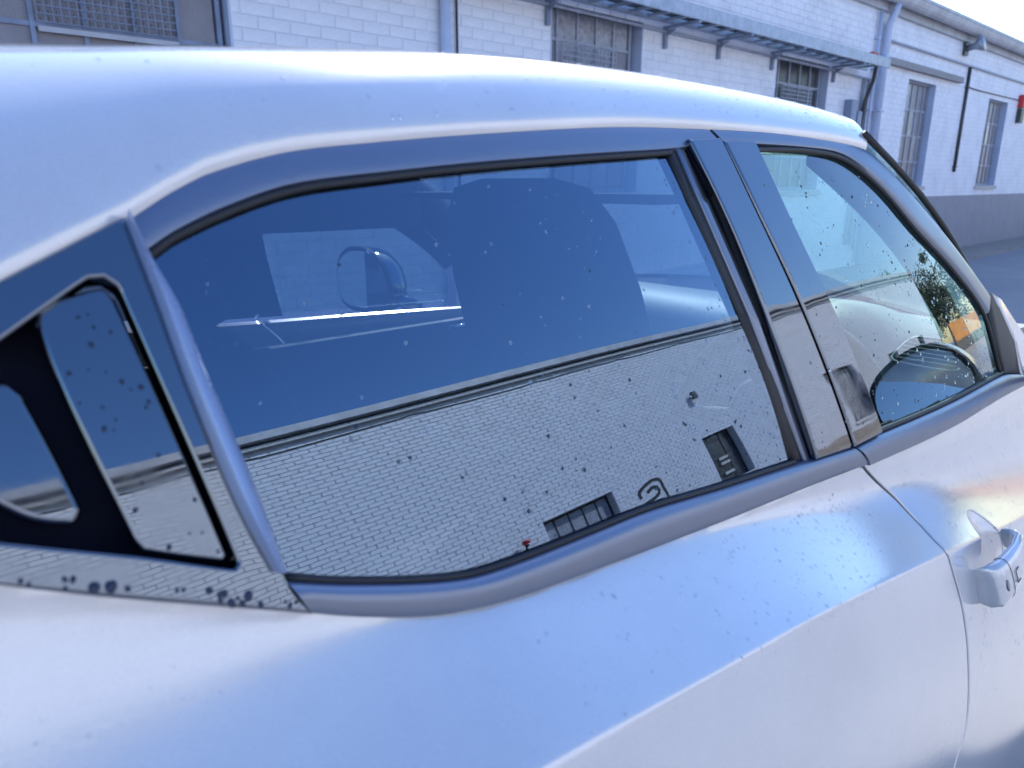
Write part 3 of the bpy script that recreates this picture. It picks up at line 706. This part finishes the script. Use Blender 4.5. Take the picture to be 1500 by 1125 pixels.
def brick_wall(parent,x0,x1,z1,Y,face,openings,pick,mats,zgrey,seed,depth=.25,jag=.0015,mrec=.0045,gx0=-99,CRS=.086,BL=.24,J=.010):
    """face=-1: the wall looks towards -y. Bricks laid course by course round the openings; the nearest as objects."""
    r_=random.Random(seed); BH=CRS-J
    cand=[];k=0;z=0
    while z+CRS<=z1+1e-6:
        zc=z+CRS/2; x=x0-(BL/2 if k%2 else 0)
        op=[(a,b) for a,b,c,d in openings if d>zc>c]
        while x<x1:
            L=BL
            a,b=max(x,x0),min(x+L,x1); segs=[(a,b)]
            for oa,ob in op:
                ns=[]
                for s0,s1 in segs:
                    if s1<=oa or s0>=ob: ns.append((s0,s1))
                    else:
                        if s0<oa: ns.append((s0,oa))
                        if s1>ob: ns.append((ob,s1))
                segs=ns
            for s0,s1 in segs:
                if s1-s0>.03: cand.append(((s0+s1)/2,zc,s1-s0-J))
            x+=L
        z+=CRS;k+=1
    cand.sort(key=lambda c:pick(c[0],c[1]))
    shared={}
    stuff={0:MB(),1:MB()}
    for i,(cx,cz,L) in enumerate(cand):
        g=1 if cz<zgrey and cx>gx0 else 0; dy=face*(.0+r_.random()*jag)
        if i<300 and pick(cx,cz)<1e5:
            key=(round(L,2),g)
            if key not in shared:
                V,Fq=brickmesh(L,BH); 
                if face>0: V=[(x_,-y_,z_) for x_,y_,z_ in V]; Fq=[f[::-1] for f in Fq]
                me=bpy.data.meshes.new('brick'); me.from_pydata(V,[],Fq); me.materials.append(mats[g]); shared[key]=me
            o=bpy.data.objects.new('brick',shared[key]); COL.objects.link(o); o.parent=parent
            o.location=Vector((cx,Y+dy,cz))-parent.location; o.rotation_euler=(r_.uniform(-.01,.01),r_.uniform(-.004,.004),r_.uniform(-.006,.006))
        else:
            V,Fq=brickmesh(L,BH); 
            if face>0: V=[(x_,-y_,z_) for x_,y_,z_ in V]; Fq=[f[::-1] for f in Fq]
            ro=r_.uniform(-.02,.02); stuff[g].add([(x_+cx,y_+Y+dy+z_*ro,z_+cz) for x_,y_,z_ in V],Fq)
    for g in (0,1):
        if stuff[g].v: o=stuff[g].obj('brickwork',mats[g],parent); o['kind']='stuff'
    # mortar core, butted round the openings
    core=MB(); ya,yb_=(Y+mrec,Y+depth) if face<0 else (Y-depth,Y-mrec)
    xs=sorted({x0,x1}|{a for o in openings for a in o[:2]})
    for a,b in zip(xs,xs[1:]):
        m_=(a+b)/2; zz=[0]; 
        for o in sorted([o for o in openings if o[0]<m_<o[1]],key=lambda o:o[2]): zz+=[o[2],o[3]]
        zz.append(z1)
        for p,q in zip(zz[::2],zz[1::2]):
            if q>p: core.box(a,b,ya,yb_,p,q)
    core.obj('wall',mats[2],parent)
def steel_window(parent,x0,x1,z0,z1,Y,face,xm,zm,pane,frame,recess=.11,fw=.035,panes=None):
    y=Y+ (recess if face<0 else -recess); s=1 if face<0 else -1
    f=MB()
    for a,b,c,d in ((x0,x1,z0,z0+fw),(x0,x1,z1-fw,z1),(x0,x0+fw,z0+fw,z1-fw),(x1-fw,x1,z0+fw,z1-fw)): f.box(a,b,min(y,y+s*.05),max(y,y+s*.05),c,d)
    win=f.obj('window',frame,parent)
    bars=[x0+fw]+list(xm)+[x1-fw]; rails=[z0+fw]+list(zm)+[z1-fw]
    for x in xm: MB().box(x-.013,x+.013,min(y+s*.004,y+s*.04),max(y+s*.004,y+s*.04),z0+fw,z1-fw).obj('mullion',frame,win)
    for z in zm: MB().box(x0+fw,x1-fw,min(y+s*.009,y+s*.037),max(y+s*.009,y+s*.037),z-.014,z+.014).obj('glazing_bar',frame,win)
    for i in range(len(bars)-1):
        for j in range(len(rails)-1):
            yy=y+s*(.022+.002*random.random()); a=bars[i]+.013;b=bars[i+1]-.013;c=rails[j]+.014;d=rails[j+1]-.014
            MB().box(a,b,min(yy,yy+s*.005),max(yy,yy+s*.005),c,d).obj('pane',panes(i,j) if panes else pane,win)
    return win
def mesh_guard(parent,x0,x1,z0,z1,y,sx,sz,mat,r=.0035):
    m_=MB()
    nx=int((x1-x0)/sx); nz=int((z1-z0)/sz)
    for i in range(nx+1): x=x0+i*(x1-x0)/nx; m_.box(x-r,x+r,y-r,y+r,z0,z1)
    for i in range(nz+1): z=z0+i*(z1-z0)/nz; m_.box(x0,x1,y-3*r,y-r-.0005,z-r,z+r)
    o=m_.obj('wire_guard',mat,parent); return o
# ---- far building (beyond the car, its face in shade)
WY=5.25
FAR=empty('warehouse',(12,WY+3,0),'long white painted brick warehouse in shade beyond the car, with grey plinth','building')
OPF=[(-2.2,2.17,1.28,3.35),(5.24,6.62,1.28,3.05),(9.45,10.95,1.28,3.05),(13.9,15.2,1.33,3.12),(18.3,19.65,1.33,3.12),(23.2,24.5,1.33,3.12)]
def pickf(x,z):
    if z<2.0 or x<2.1 or x>12: return 1e6
    return math.hypot(x,WY)*1.0+abs(z-2.6)*.3
brick_wall(FAR,-7,34,3.95,WY,-1,OPF,pickf,(BRICK,GREYB,MORT),1.13,3,gx0=12.7)
MB().box(12.73,34,WY-.007,WY-.0025,0,1.135).obj('plinth_render',GREYB,FAR)
MB().box(-7,34,WY+.26,WY+8,0,3.9).obj('building_core',MORT,FAR)
for a,b,c,d in OPF:
    MB().box(a-.06,b+.06,WY-.045,WY+.10,c-.075,c-.001,.006).obj('sill',LEDGE,FAR)
    rv=MB()   # painted reveals
    rv.box(a-.001,a+.012,WY+.0,WY+.24,c,d).box(b-.012,b+.001,WY+.0,WY+.24,c,d).box(a+.013,b-.013,WY+.0,WY+.24,d-.012,d+.001)
    rv.obj('reveal',PVC,FAR)
# big industrial window at far left
fr=STEELB
w0=steel_window(FAR,-2.18,2.13,1.29,3.33,WY,-1,[-1.6,-1.05,-.5,.05,.5,1.01,1.29,1.575,1.845],[1.8,2.285,2.9],PANE,fr,recess=.07,fw=.03)
mesh_guard(w0,1.035,1.83,2.30,2.87,WY+.055,.042,.0415,STEELB,.0028)
st=MB()
for i in range(18):
    x=1.055+i*.044
    for j in range(14):
        z=2.30+j*.0415+random.uniform(0,.012); st.box(x-.002,x+.002,WY+.062,WY+.066,z,z+random.uniform(.012,.03))
o=st.obj('rust_streaks',RUSTY,w0); o['kind']='stuff'
MB().box(1.035,1.83,WY+.05,WY+.072,2.245,2.275).obj('guard_rail',GUTTER,w0)
w1=steel_window(FAR,5.27,6.55,1.29,3.04,WY,-1,[5.43,5.72,6.0,6.27],[1.75,2.24,2.73],PANE_L,FRAMEW,recess=.10,panes=lambda i,j:(PANE if j<3 else PANE_L) if i in(0,4) else PANE_L)
mesh_guard(w1,5.45,6.25,1.80,2.69,WY+.05,.055,.05,FRAMEW,.004)
w2=steel_window(FAR,9.48,10.9,1.29,3.04,WY,-1,[9.7,10.0,10.3,10.6],[1.75,2.24,2.70],PANE_D,FRAMEW,recess=.10)
mesh_guard(w2,9.72,10.58,1.80,2.66,WY+.05,.055,.05,FRAMEW,.005)
for a in (13.9,18.3,23.2): steel_window(FAR,a+.02,a+1.28,1.34,3.11,WY,-1,[a+.25,a+.52,a+.80,a+1.05],[1.76,2.2,2.64],PANE_L,FRAMEW,recess=.10,panes=lambda i,j:PANE if (i*7+j*3)%4 else PANE_L)
MB().box(-7,34,WY-.06,WY+.3,3.951,4.00).obj('soffit',GUTTER,FAR)
g=MB();   # half round gutter
V=[];n_=10
for x in np.linspace(-7,34,30):
    for k in range(n_):
        a=math.pi*k/(n_-1); V.append((x,WY-.17-.11*math.cos(a),4.20-.16*math.sin(a)))
g.add(V,[(i*n_+k,i*n_+k+1,(i+1)*n_+k+1,(i+1)*n_+k) for i in range(29) for k in range(n_-1)]); g.box(-7,34,WY-.29,WY-.275,4.18,4.225); g.obj('gutter',GUTTER,FAR,False)
MB().box(-7,34,WY-.059,WY-.03,4.001,4.21).obj('fascia',GUTTER,FAR)
V=[(-7,WY-.2,4.23),(34,WY-.2,4.23),(34,WY+8,5.3),(-7,WY+8,5.3),(-7,WY-.2,4.2),(34,WY-.2,4.2),(34,WY+8,5.2),(-7,WY+8,5.2)]
mesh('roof',V,[(0,1,2,3),(7,6,5,4),(0,4,5,1),(1,5,6,2),(2,6,7,3),(3,7,4,0)],GALV,FAR)
# pipes and cables on that wall
def wallpipe(name,pts,r,mat,label,cat='pipe',group=None,clips=()):
    e=empty(name,pts[-1],label,cat,group); MB().tube(pts,r,12).obj('pipe_run',mat,e,True)
    for p in clips: MB().box(p[0]-r*1.7,p[0]+r*1.7,p[1]-r*1.1,WY,p[2]-.015,p[2]+.015,.003).obj('clip',mat,e)
    return e
wallpipe('downpipe',[(3.95,WY-.06,3.98),(3.95,WY-.06,0.05)],.045,PVC,'pale blue square-set downpipe on the white wall beyond the middle of the car roof',clips=[(3.95,WY-.06,z) for z in (3.4,2.0)])
wallpipe('conduit',[(4.10,WY-.02,3.9),(4.10,WY-.02,0.3)],.010,DARKM,'thin dark vertical conduit just right of the pale blue downpipe')
wallpipe('downpipe',[(12.62,WY-.17,4.05),(12.62,WY-.15,3.95),(12.60,WY-.08,3.75),(12.60,WY-.08,.1)],.06,PVC,'thick painted downpipe from the gutter at the end of the cable tray',clips=[(12.60,WY-.08,z) for z in (3.3,2.5)])
wallpipe('conduit',[(12.36,WY-.05,3.93),(12.36,WY-.05,.3)],.025,PVC,'slim painted pipe just left of the thick gutter downpipe',clips=[(12.36,WY-.05,z) for z in (3.55,3.1,2.5)])
wallpipe('conduit',[(-1,WY-.03,2.99),(3,WY-.03,2.98),(6.6,WY-.035,2.97),(12.3,WY-.035,2.95)],.017,GALV,'horizontal conduit running under the cable tray',clips=[(x,WY-.035,2.97) for x in (6.1,7.0,8.03,9.3,11.0)])
wallpipe('conduit',[(12.7,WY-.03,3.57),(33,WY-.03,3.57)],.017,GALV,'horizontal conduit high on the wall above the right-hand windows',clips=[(x,WY-.03,3.57) for x in (15,17,19,21)])
wallpipe('conduit',[(16.75,WY-.03,3.55),(16.75,WY-.03,1.6)],.03,DARKM,'dark vertical conduit between the two right-hand windows',clips=[(16.75,WY-.03,z) for z in(3.2,1.7)])
wallpipe('cable',[(16.85,WY-.02,3.20),(17.6,WY-.02,3.19),(21,WY-.02,3.21),(26,WY-.02,3.2)],.010,DARKM,'thin cable along the wall above the right-hand windows')
e=empty('timber_rail',(14.4,WY,3.27),'weathered horizontal board over the tall window right of the downpipe','board'); MB().box(12.75,16.3,WY-.10,WY-.004,3.22,3.32,.01).obj('board',plain('weathered_board',(.30,.29,.30),.8,nscale=20,bmp=.002),e)
# cable tray on brackets
tray=empty('cable_tray',(8,WY-.25,3.05),'galvanised ladder cable tray on brackets above the warehouse windows','cable tray')
ty0,ty1=WY-.46,WY-.14
for y in (ty0,ty1): 
    m_=MB().box(-3,11.9,y-.003,y+.003,3.03,3.15)
    m_.box(-3,11.9,y-.003,y+.022,3.024,3.029).box(-3,11.9,y-.003,y+.022,3.151,3.156); m_.obj('side_rail',GALV,tray)
for i in range(49): MB().box(-2.8+i*.3,-2.76+i*.3,ty0+.004,ty1-.004,3.035,3.06).obj('rung',GALV,tray)
cb=MB()
for k in range(4):
    cb.tube([(x,ty0+.06+.06*k+.01*math.sin(x*1.7+k),3.078) for x in np.linspace(-3,11.6,50)],.014,6)
cb.obj('cables',DARKM,tray,True)
for x in (-1,1.6,3.4,5.17,6.98,8.03,9.28,11.05):
    b=MB().box(x-.02,x+.02,WY-.045,WY-.003,2.80,3.02).box(x-.02,x+.02,ty0,WY-.046,2.995,3.022); b.add([(x-.004,WY-.046,2.92),(x+.004,WY-.046,2.92),(x+.004,WY-.17,2.984),(x-.004,WY-.17,2.984),(x-.004,WY-.046,2.984),(x+.004,WY-.046,2.984)],[(0,1,2,3),(0,3,4),(1,5,2),(4,3,2,5),(0,4,5,1)]); b.obj('bracket',STEELB,tray)
MB().tube([(11.62,WY-.3,3.1),(11.85,WY-.28,3.08),(12.0,WY-.2,2.9),(12.03,WY-.1,2.6),(12.03,WY-.06,2.2)],.03,10).obj('drop_cable',DARKM,tray,True)
MB().box(11.35,11.5,ty0+.02,ty0+.10,3.157,3.2,.01).obj('red_cap',plain('faded_red',(.5,.08,.06),.5),tray)
vt=empty('cable_riser',(12.12,WY,1.2),'perforated vertical cable riser beside the thick downpipe','cable tray')
m_=MB().box(12.07,12.075,WY-.06,WY-.004,.4,2.95).box(12.225,12.23,WY-.06,WY-.004,.4,2.95)
for i in range(50): m_.box(12.08,12.22,WY-.03,WY-.02,.42+i*.05,.445+i*.05)
m_.obj('perforated_channel',GALV,vt)
for (x0,x1,z0,z1,l) in ((11.55,11.75,2.25,2.6,'upper small grey switch box left of the cable riser'),(11.80,11.95,1.9,2.45,'narrow grey switch box under the drooping cable')):
    o=MB().box(x0,x1,WY-.12,WY-.004,z0,z1,.008).obj('switch_box',STEELB); tag(o,l,'electrical box')
fl=empty('floodlight',(16.4,WY-.1,3.83),'grey bell-shaped floodlight under the gutter','lamp')
M=Matrix.Translation((16.35,WY-.02,3.83))@Matrix.Rotation(math.radians(75),4,'X')
def MT(l): return [tuple(M@Vector(p)) for p in l]
MB().tube(MT([(0,0,0),(0,0,.14),(0,0,.20),(0,0,.30)]),[.05,.06,.09,.15],16).obj('lamp_housing',GALV,fl,True)
MB().tube(MT([(0,0,.301),(0,0,.305)]),[.14,.14],16).obj('lens',PANE_L,fl,True)
MB().box(16.25,16.45,WY-.05,WY-.003,3.72,3.94,.005).obj('back_plate',DARKM,fl)
al=empty('alarm_bell',(20.55,WY-.1,3.0),'red alarm box over a black panel at the right edge','alarm')
MB().box(20.35,20.65,WY-.12,WY-.004,3.05,3.32,.02).obj('red_box',plain('red_plastic',(.6,.03,.04),.4),al); MB().box(20.38,20.62,WY-.10,WY-.004,2.72,3.03,.01).obj('black_panel',DARKM,al)

# ---- near building behind the photographer, sunlit, seen only in the car's reflections
GS=1.6
def q(x): return .3+(x-.3)*GS
def zq(z): return 1.1+(z-1.1)*GS
NY=.3-6.2*GS
X0,X1,ZT=-14,q(22.3),zq(4.33)
NEAR=empty('brick_building',(14,NY-3,0),'sunlit cream brick building mirrored in the car windows and pillars','building')
OPN=[(q(a),q(b_),zq(c_),zq(d_)) for a,b_,c_,d_ in [(-3.6,-2.4,.75,1.8),(.6,1.8,.75,1.8),(4.85,6.08,.75,1.79),(8.55,9.50,.90,2.0),(12.25,13.1,.85,2.38),(15.1,15.95,.85,2.08),(18.7,19.5,.95,2.05)]]
brick_wall(NEAR,X0,X1,ZT,NY,1,OPN,lambda x,z: math.hypot(x-5,(z-4)*1.4),(BRICK2,BEIGEB,MORT2),.45,5,jag=.007,mrec=.012,CRS=.105,BL=.29,J=.014)
MB().box(X0,X1,NY-8,NY-.26,0,ZT-.03).obj('building_core',MORT2,NEAR)
DW=plain('dark_window_frame',(.03,.034,.04),.5)
for i,(a,b,c,d) in enumerate(OPN):
    n=5
    if i!=3: steel_window(NEAR,a+.01,b-.01,c+.01,d-.01,NY,1,[a+(b-a)*k/n for k in range(1,n)],[] if i<3 else [c+.9],PANE_L if i in(0,1,2,4) else PANE_D,DW,recess=.2,fw=.035)
    else: steel_window(NEAR,a+.01,b-.01,c+.01,d-.01,NY,1,[a+1.0],[c+.5,c+1.0],PANE_D,DW,recess=.2,fw=.05)
    MB().box(a-.05,b+.05,NY-.1,NY+.05,c-.09,c-.001,.005).obj('sill',LEDGE,NEAR)
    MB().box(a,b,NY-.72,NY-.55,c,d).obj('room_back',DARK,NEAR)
a,b,c,d=OPN[3]
for z_ in (.25,.62,.80): MB().box(a+.50,a+.92,NY-.19,NY-.15,c+z_,c+z_+.09).obj('window_shelf',LEDGE,NEAR)
MB().box(X0,X1,NY-.25,NY+.10,ZT+.001,ZT+.09).obj('roof_fascia',LEDGE,NEAR)
MB().box(X0-.1,X1+.1,NY-8,NY+.20,ZT+.17,ZT+.36).obj('parapet_cap',GUTTER,NEAR)
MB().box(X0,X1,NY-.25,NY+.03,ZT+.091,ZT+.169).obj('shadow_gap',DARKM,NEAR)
cab=[(x,NY+.02,ZT-.16+.018*math.sin(x*1.3)+(.03 if (int(x*3)%9)==0 else 0)) for x in np.arange(-5,X1-.3,.33)]
tag(MB().tube(cab,.014,5).obj('wall_cable',DARKM,None,True),'sagging black cable clipped under the parapet of the sunlit brick building','cable')
lx,lz=q(8.88),zq(2.92)
fl2=empty('wall_lamp',(lx,NY,lz),'small dark lamp on a bracket above the square window of the sunlit building','lamp')
MB().box(lx-.10,lx+.10,NY+.10,NY+.20,lz-.13,lz+.13,.01).obj('lamp_housing',DARKM,fl2); MB().box(lx-.05,lx+.05,NY+.006,NY+.10,lz-.03,lz+.03).obj('lamp_arm',DARKM,fl2)
mx_,mz_=q(10.47),zq(.96)
me_=empty('meter_box',(mx_,NY,mz_),'small dark vented box low on the sunlit brick wall','box')
for s in (-.13,.05): MB().box(mx_+s,mx_+s+.10,NY+.006,NY+.07,mz_-.14,mz_+.14,.004).obj('vent_box',DARKM,me_)
tx,tz=q(4.45),zq(1.55)
tp=empty('hose_tap',(tx,NY,.8),'standpipe with a red valve wheel on the sunlit brick wall','tap')
MB().tube([(tx,NY+.10,.2),(tx,NY+.10,tz-.1),(tx,NY+.18,tz)],.055,10).obj('standpipe',DARKM,tp,True)
MB().tube([(tx,NY+.18,tz+.03),(tx,NY+.19,tz+.13)],.075,14).obj('valve_wheel',plain('valve_red',(.55,.03,.04),.4),tp,True)
# painted mark on the wall
def stroke(path,wd,name,parent,mat):
    V=[];F_=[];p=np.array(smooth_poly(path,False,.02))
    for i,qq in enumerate(p):
        t=p[min(i+1,len(p)-1)]-p[max(i-1,0)]; t=t/(np.linalg.norm(t)+1e-9); a=np.array([-t[1],t[0]])*wd*(.5+.10*math.sin(i*1.3)+.06*math.sin(i*3.1))
        V+=[(qq[0]-a[0],NY+.0095,qq[1]-a[1]),(qq[0]+a[0],NY+.0095,qq[1]+a[1]),(qq[0]-a[0],NY+.001,qq[1]-a[1]),(qq[0]+a[0],NY+.001,qq[1]+a[1])]
    for i in range(len(p)-1):
        k=4*i; F_+=[(k,k+1,k+5,k+4),(k,k+4,k+6,k+2),(k+1,k+3,k+7,k+5)]
    return mesh(name,V,F_,mat,parent)
mk=empty('painted_mark',(q(6.8),NY,1.2),'black looping outline painted on the sunlit bricks between two windows','graffiti')
BLK=plain('black_wall_paint',(.02,.022,.025),.6)
gx=lambda l:[(q(6.56+(a-7.30)*1.12),zq(1.02+(b-.78)*.92)) for a,b in l]
stroke(gx([(7.30,1.22),(7.30,1.34),(7.42,1.42),(7.62,1.47),(7.76,1.42),(7.78,1.25),(7.80,1.0),(7.74,.92),(7.55,.92),(7.38,.90),(7.32,.98),(7.36,1.08),(7.55,1.12),(7.66,1.18),(7.66,1.30),(7.56,1.33),(7.44,1.28)]),.10,'outline_stroke',mk,BLK)
stroke(gx([(7.40,.99),(7.55,1.02),(7.68,1.02)]),.08,'inner_stroke',mk,BLK)
# orange banner, low shed, annexe and trees past the end of that building
hx0,hx1=q(25.4),q(33)
hd=empty('orange_hoarding',((hx0+hx1)/2,NY,0),'orange banner board past the end of the sunlit building','sign')
MB().box(hx0,hx1,NY-.3,NY-.22,zq(.95),zq(1.85),.01).obj('banner_board',plain('orange_banner',(.75,.28,.03),.6,nscale=2),hd)
for x in (hx0+.2,(hx0+hx1)/2,hx1-.2): MB().tube([(x,NY-.36,0),(x,NY-.36,zq(1.9))],.06,8).obj('post',GALV,hd,True)
sh=empty('low_shed',(hx0+5,NY-2,0),'low dark shed under the orange banner board','building')
MB().box(hx0-.3,hx1+4,NY-4,NY-.5,0,.8).obj('shed_wall',PANE_D,sh); MB().box(hx0-.4,hx1+4.1,NY-4.1,NY-.45,.801,.87).obj('shed_roof',GALV,sh)
e=empty('annexe',(q(23.4),NY-5,0),'small white annexe behind the end of the sunlit building','building'); MB().box(X1+.2,q(24.4),NY-12,NY-1.4,0,zq(3.2)).obj('wall',BRICK2,e); MB().box(X1+.25,q(24.5),NY-12.1,NY-1.3,zq(3.2)+.001,zq(3.3)).obj('roof',GUTTER,e); MB().box(q(23.2),q(23.9),NY-1.44,NY-1.39,zq(1.9),zq(2.6)).obj('window',PANE_D,e)
LEAF=plain('leaf',(.06,.10,.035),.55,nscale=2,var=.45); BARK=plain('bark',(.10,.08,.065),.85,nscale=15,bmp=.01)
def tree(x,y,h,r,label):
    e=empty('tree',(x,y,0),label,'tree','trees past the sunlit building'); m_=MB()
    m_.tube([(x,y,0),(x+.1,y,h*.3),(x-.05,y+.1,h*.6),(x,y,h*.85)],[.28,.2,.12,.05],8)
    for k in range(7):
        a=k*2.4; m_.tube([(x,y,h*(.3+.06*k)),(x+math.cos(a)*r*.4,y+math.sin(a)*r*.4,h*(.45+.06*k)),(x+math.cos(a)*r*.75,y+math.sin(a)*r*.75,h*(.52+.065*k))],[.10,.06,.02],6)
    m_.obj('trunk',BARK,e,True)
    rr=np.random.default_rng(int(x*10)); V=[];F_=[]
    cl=[(rr.normal(0,.45,3)*np.array([r,r,h*.33])+np.array([x,y,h*.6]),rr.uniform(.5,1.1)) for _ in range(75)]
    for c,s in cl:
        for _ in range(130):
            p=c+rr.normal(0,.5,3)*s; a=rr.normal(0,1,3);a/=np.linalg.norm(a);b=np.cross(a,rr.normal(0,1,3));b/=np.linalg.norm(b);l=rr.uniform(.09,.17)
            k=len(V); V+=[p-a*l,p+b*l*.45,p+a*l,p-b*l*.45]; F_.append((k,k+1,k+2,k+3))
    mesh('crown',V,F_,LEAF,e)
tree(q(25.6),NY-4,8.6,2.8,'slim tree just past the end of the sunlit building'); tree(q(29.3),NY-4.5,8.8,4.6,'broad green tree behind the orange banner'); tree(q(34.5),NY-4,9.5,4.6,'farthest green tree beyond the orange banner')
# ---- ground and sky edge
m,t,b=newmat('asphalt'); n1=noise(t,.6,6); n2=noise(t,180,3)
r1=ramp(t,n1.outputs[0],[(.3,(.30,.30,.31)),(.7,(.39,.385,.38))]); r2=ramp(t,n2.outputs[0],[(.3,(.6,)*3),(.7,(1.15,)*3)])
t.links.new(mixc(t,1.0,r1.outputs[0],r2.outputs[0],'MULTIPLY'),b.inputs['Base Color']); setp(b,Roughness=.85); bump(t,b,n2.outputs[0],1,.004)
V=[(-300,-300,0),(500,-300,0),(500,500,0),(-300,500,0)]
tag(mesh('ground',V,[(0,1,2,3)],m),None,None,None,'structure')
gp=plain('concrete_path',(.34,.29,.25),.85,nscale=3,bmp=.001); tag(MB().box(-14,80,NY+.1,NY+2.8,-.05,.05).obj('pavement',gp),None,None,None,'structure')
tag(MB().box(-7,34,WY-.9,WY,-.05,.03).obj('wall_apron',gp),None,None,None,'structure')
# ================================================================ water drops on the car (real lens-shaped beads)
def drops(name,parent,spots,label=None,mat=None):
    "spots: list of (point, normal, radius, stretch, direction)"
    V=[];F_=[];ns=8
    for p,n,r,st,dr in spots:
        a=dr-n*(dr@n); a/=np.linalg.norm(a)+1e-9; b=np.cross(n,a); k=len(V)
        for ri,hi in ((1,0),(.93,.22),(.66,.42)):
            for j in range(ns):
                t=2*math.pi*j/ns; V.append(p+a*math.cos(t)*r*st*ri+b*math.sin(t)*r*ri+n*(hi*r*.9-.00005))
        V.append(p+n*r*.48)
        for q in range(2):
            for j in range(ns): F_.append((k+q*ns+j,k+q*ns+(j+1)%ns,k+(q+1)*ns+(j+1)%ns,k+(q+1)*ns+j))
        for j in range(ns): F_.append((k+2*ns+j,k+2*ns+(j+1)%ns,k+3*ns))
        F_.append(tuple(k+ns-1-j for j in range(ns)))
    o=mesh(name,V,F_,mat or WATER,parent,True); o['kind']='stuff'
    if label:o['label']=label
    return o
down=np.array([0,0,-1.])
def scatter(poly,count,off,rmin,rmax,dens=None,seed=1,cl=0):
    g=np.random.default_rng(seed); poly=np.array(poly); x0,z0=poly.min(0);x1,z1=poly.max(0); out=[];cen=None
    while len(out)<count:
        q=np.array([g.uniform(x0,x1),g.uniform(z0,z1)])
        if out and g.random()<cl: q=last+g.normal(0,.012,2)
        if not inside(poly,q[None])[0]: continue
        if dens and g.random()>dens(q[0],q[1]): continue
        last=q
        r=rmin+(rmax-rmin)*g.random()**3
        X=np.array(q[0]);Z=np.array(q[1]); out.append((RP(X,Z,off),N(X,Z),r,g.uniform(1,1.5),down+np.array([g.normal(0,.3),0,0])))
    return out
rg=smooth_poly(px(GT+GR+GB+GL),True,.05,sharp=(0,7,10,19)); fg=smooth_poly(px(FT+FB),True,.05,sharp=(0,7,8,9))
drops('water_drops',rear_glass,scatter(rg,420,-.004,.0004,.0015,lambda x,z:.25+.75*min(1,max(0,(x-.3)/.7)),3,.35))
drops('water_drops',rear_glass,scatter(rg,150,-.004,.0004,.0017,lambda x,z:(.35+.65*min(1,max(0,(x-.3)/.7)))*(1 if z<1.19 else .12),33,.35),None,WATER_D)
drops('water_drops',front_glass,scatter(fg,300,-.004,.0004,.0018,None,44,.3),None,WATER_D)
drops('water_drops',front_glass,scatter(fg,450,-.004,.0006,.0022,lambda x,z:.3+.7*min(1,max(0,(x-1.1)/.8)),4,.3))
drops('water_drops',rd,scatter([(1.0,1.4),(1.05,1.42),(1.1,1.0),(.95,1.02)],45,.0085,.0005,.0018,None,5,.4)
      )
drops('water_drops',rd,scatter([(.25,1.0),(.5,1.0),(1.08,.94),(1.1,.85),(.7,.9),(.35,.93)],700,0,.0005,.0019,lambda x,z:.15+.85*min(1,max(0,(x-.3)/.6)),6,.4)
      +scatter([(.0,1.15),(.16,1.08),(.16,1.04),(.0,1.0)],26,0,.0006,.0012,None,16,.2),None,WATER_P)
drops('water_drops',ccov,scatter(px([(5,845),(150,850),(300,862),(430,880),(430,893),(300,880),(150,868),(5,856)]),26,.0062,.0010,.0027,None,17,.0)
      +scatter(px([(60,470),(150,425),(330,815),(210,800)]),26,.0002,.0006,.0013,None,18,.2),None,WATER_D)
drops('water_drops',fd,scatter([(1.2,.93),(2.1,.88),(2.1,.6),(1.3,.5),(1.2,.75)],700,0,.0006,.0022,None,7,.4),None,WATER_P)
# roof drops: near the front, thinning backwards
RVn=np.array(RV).reshape(len(B3),87,3)[:,9:-9]; sp=[]
for k in range(520):
    g=rng; i=int(len(B3)*min(.985,max(.3,1-abs(g.normal(0,.20)))))-1; j=int(g.integers(0,18)); i=min(i,len(B3)-2)
    a,b_=g.random(2); p=RVn[i,j]*(1-a)*(1-b_)+RVn[i+1,j]*a*(1-b_)+RVn[i,j+1]*(1-a)*b_+RVn[i+1,j+1]*a*b_
    n=np.cross(RVn[i+1,j]-RVn[i,j],RVn[i,j+1]-RVn[i,j]); n/=np.linalg.norm(n); n=n if n[2]>0 else -n
    sp.append((p,n,.0006+.0014*g.random()**2,g.uniform(1,1.7),np.array([.2,-1,-.3])))
drops('water_drops',roof,sp,None,WATER_P)
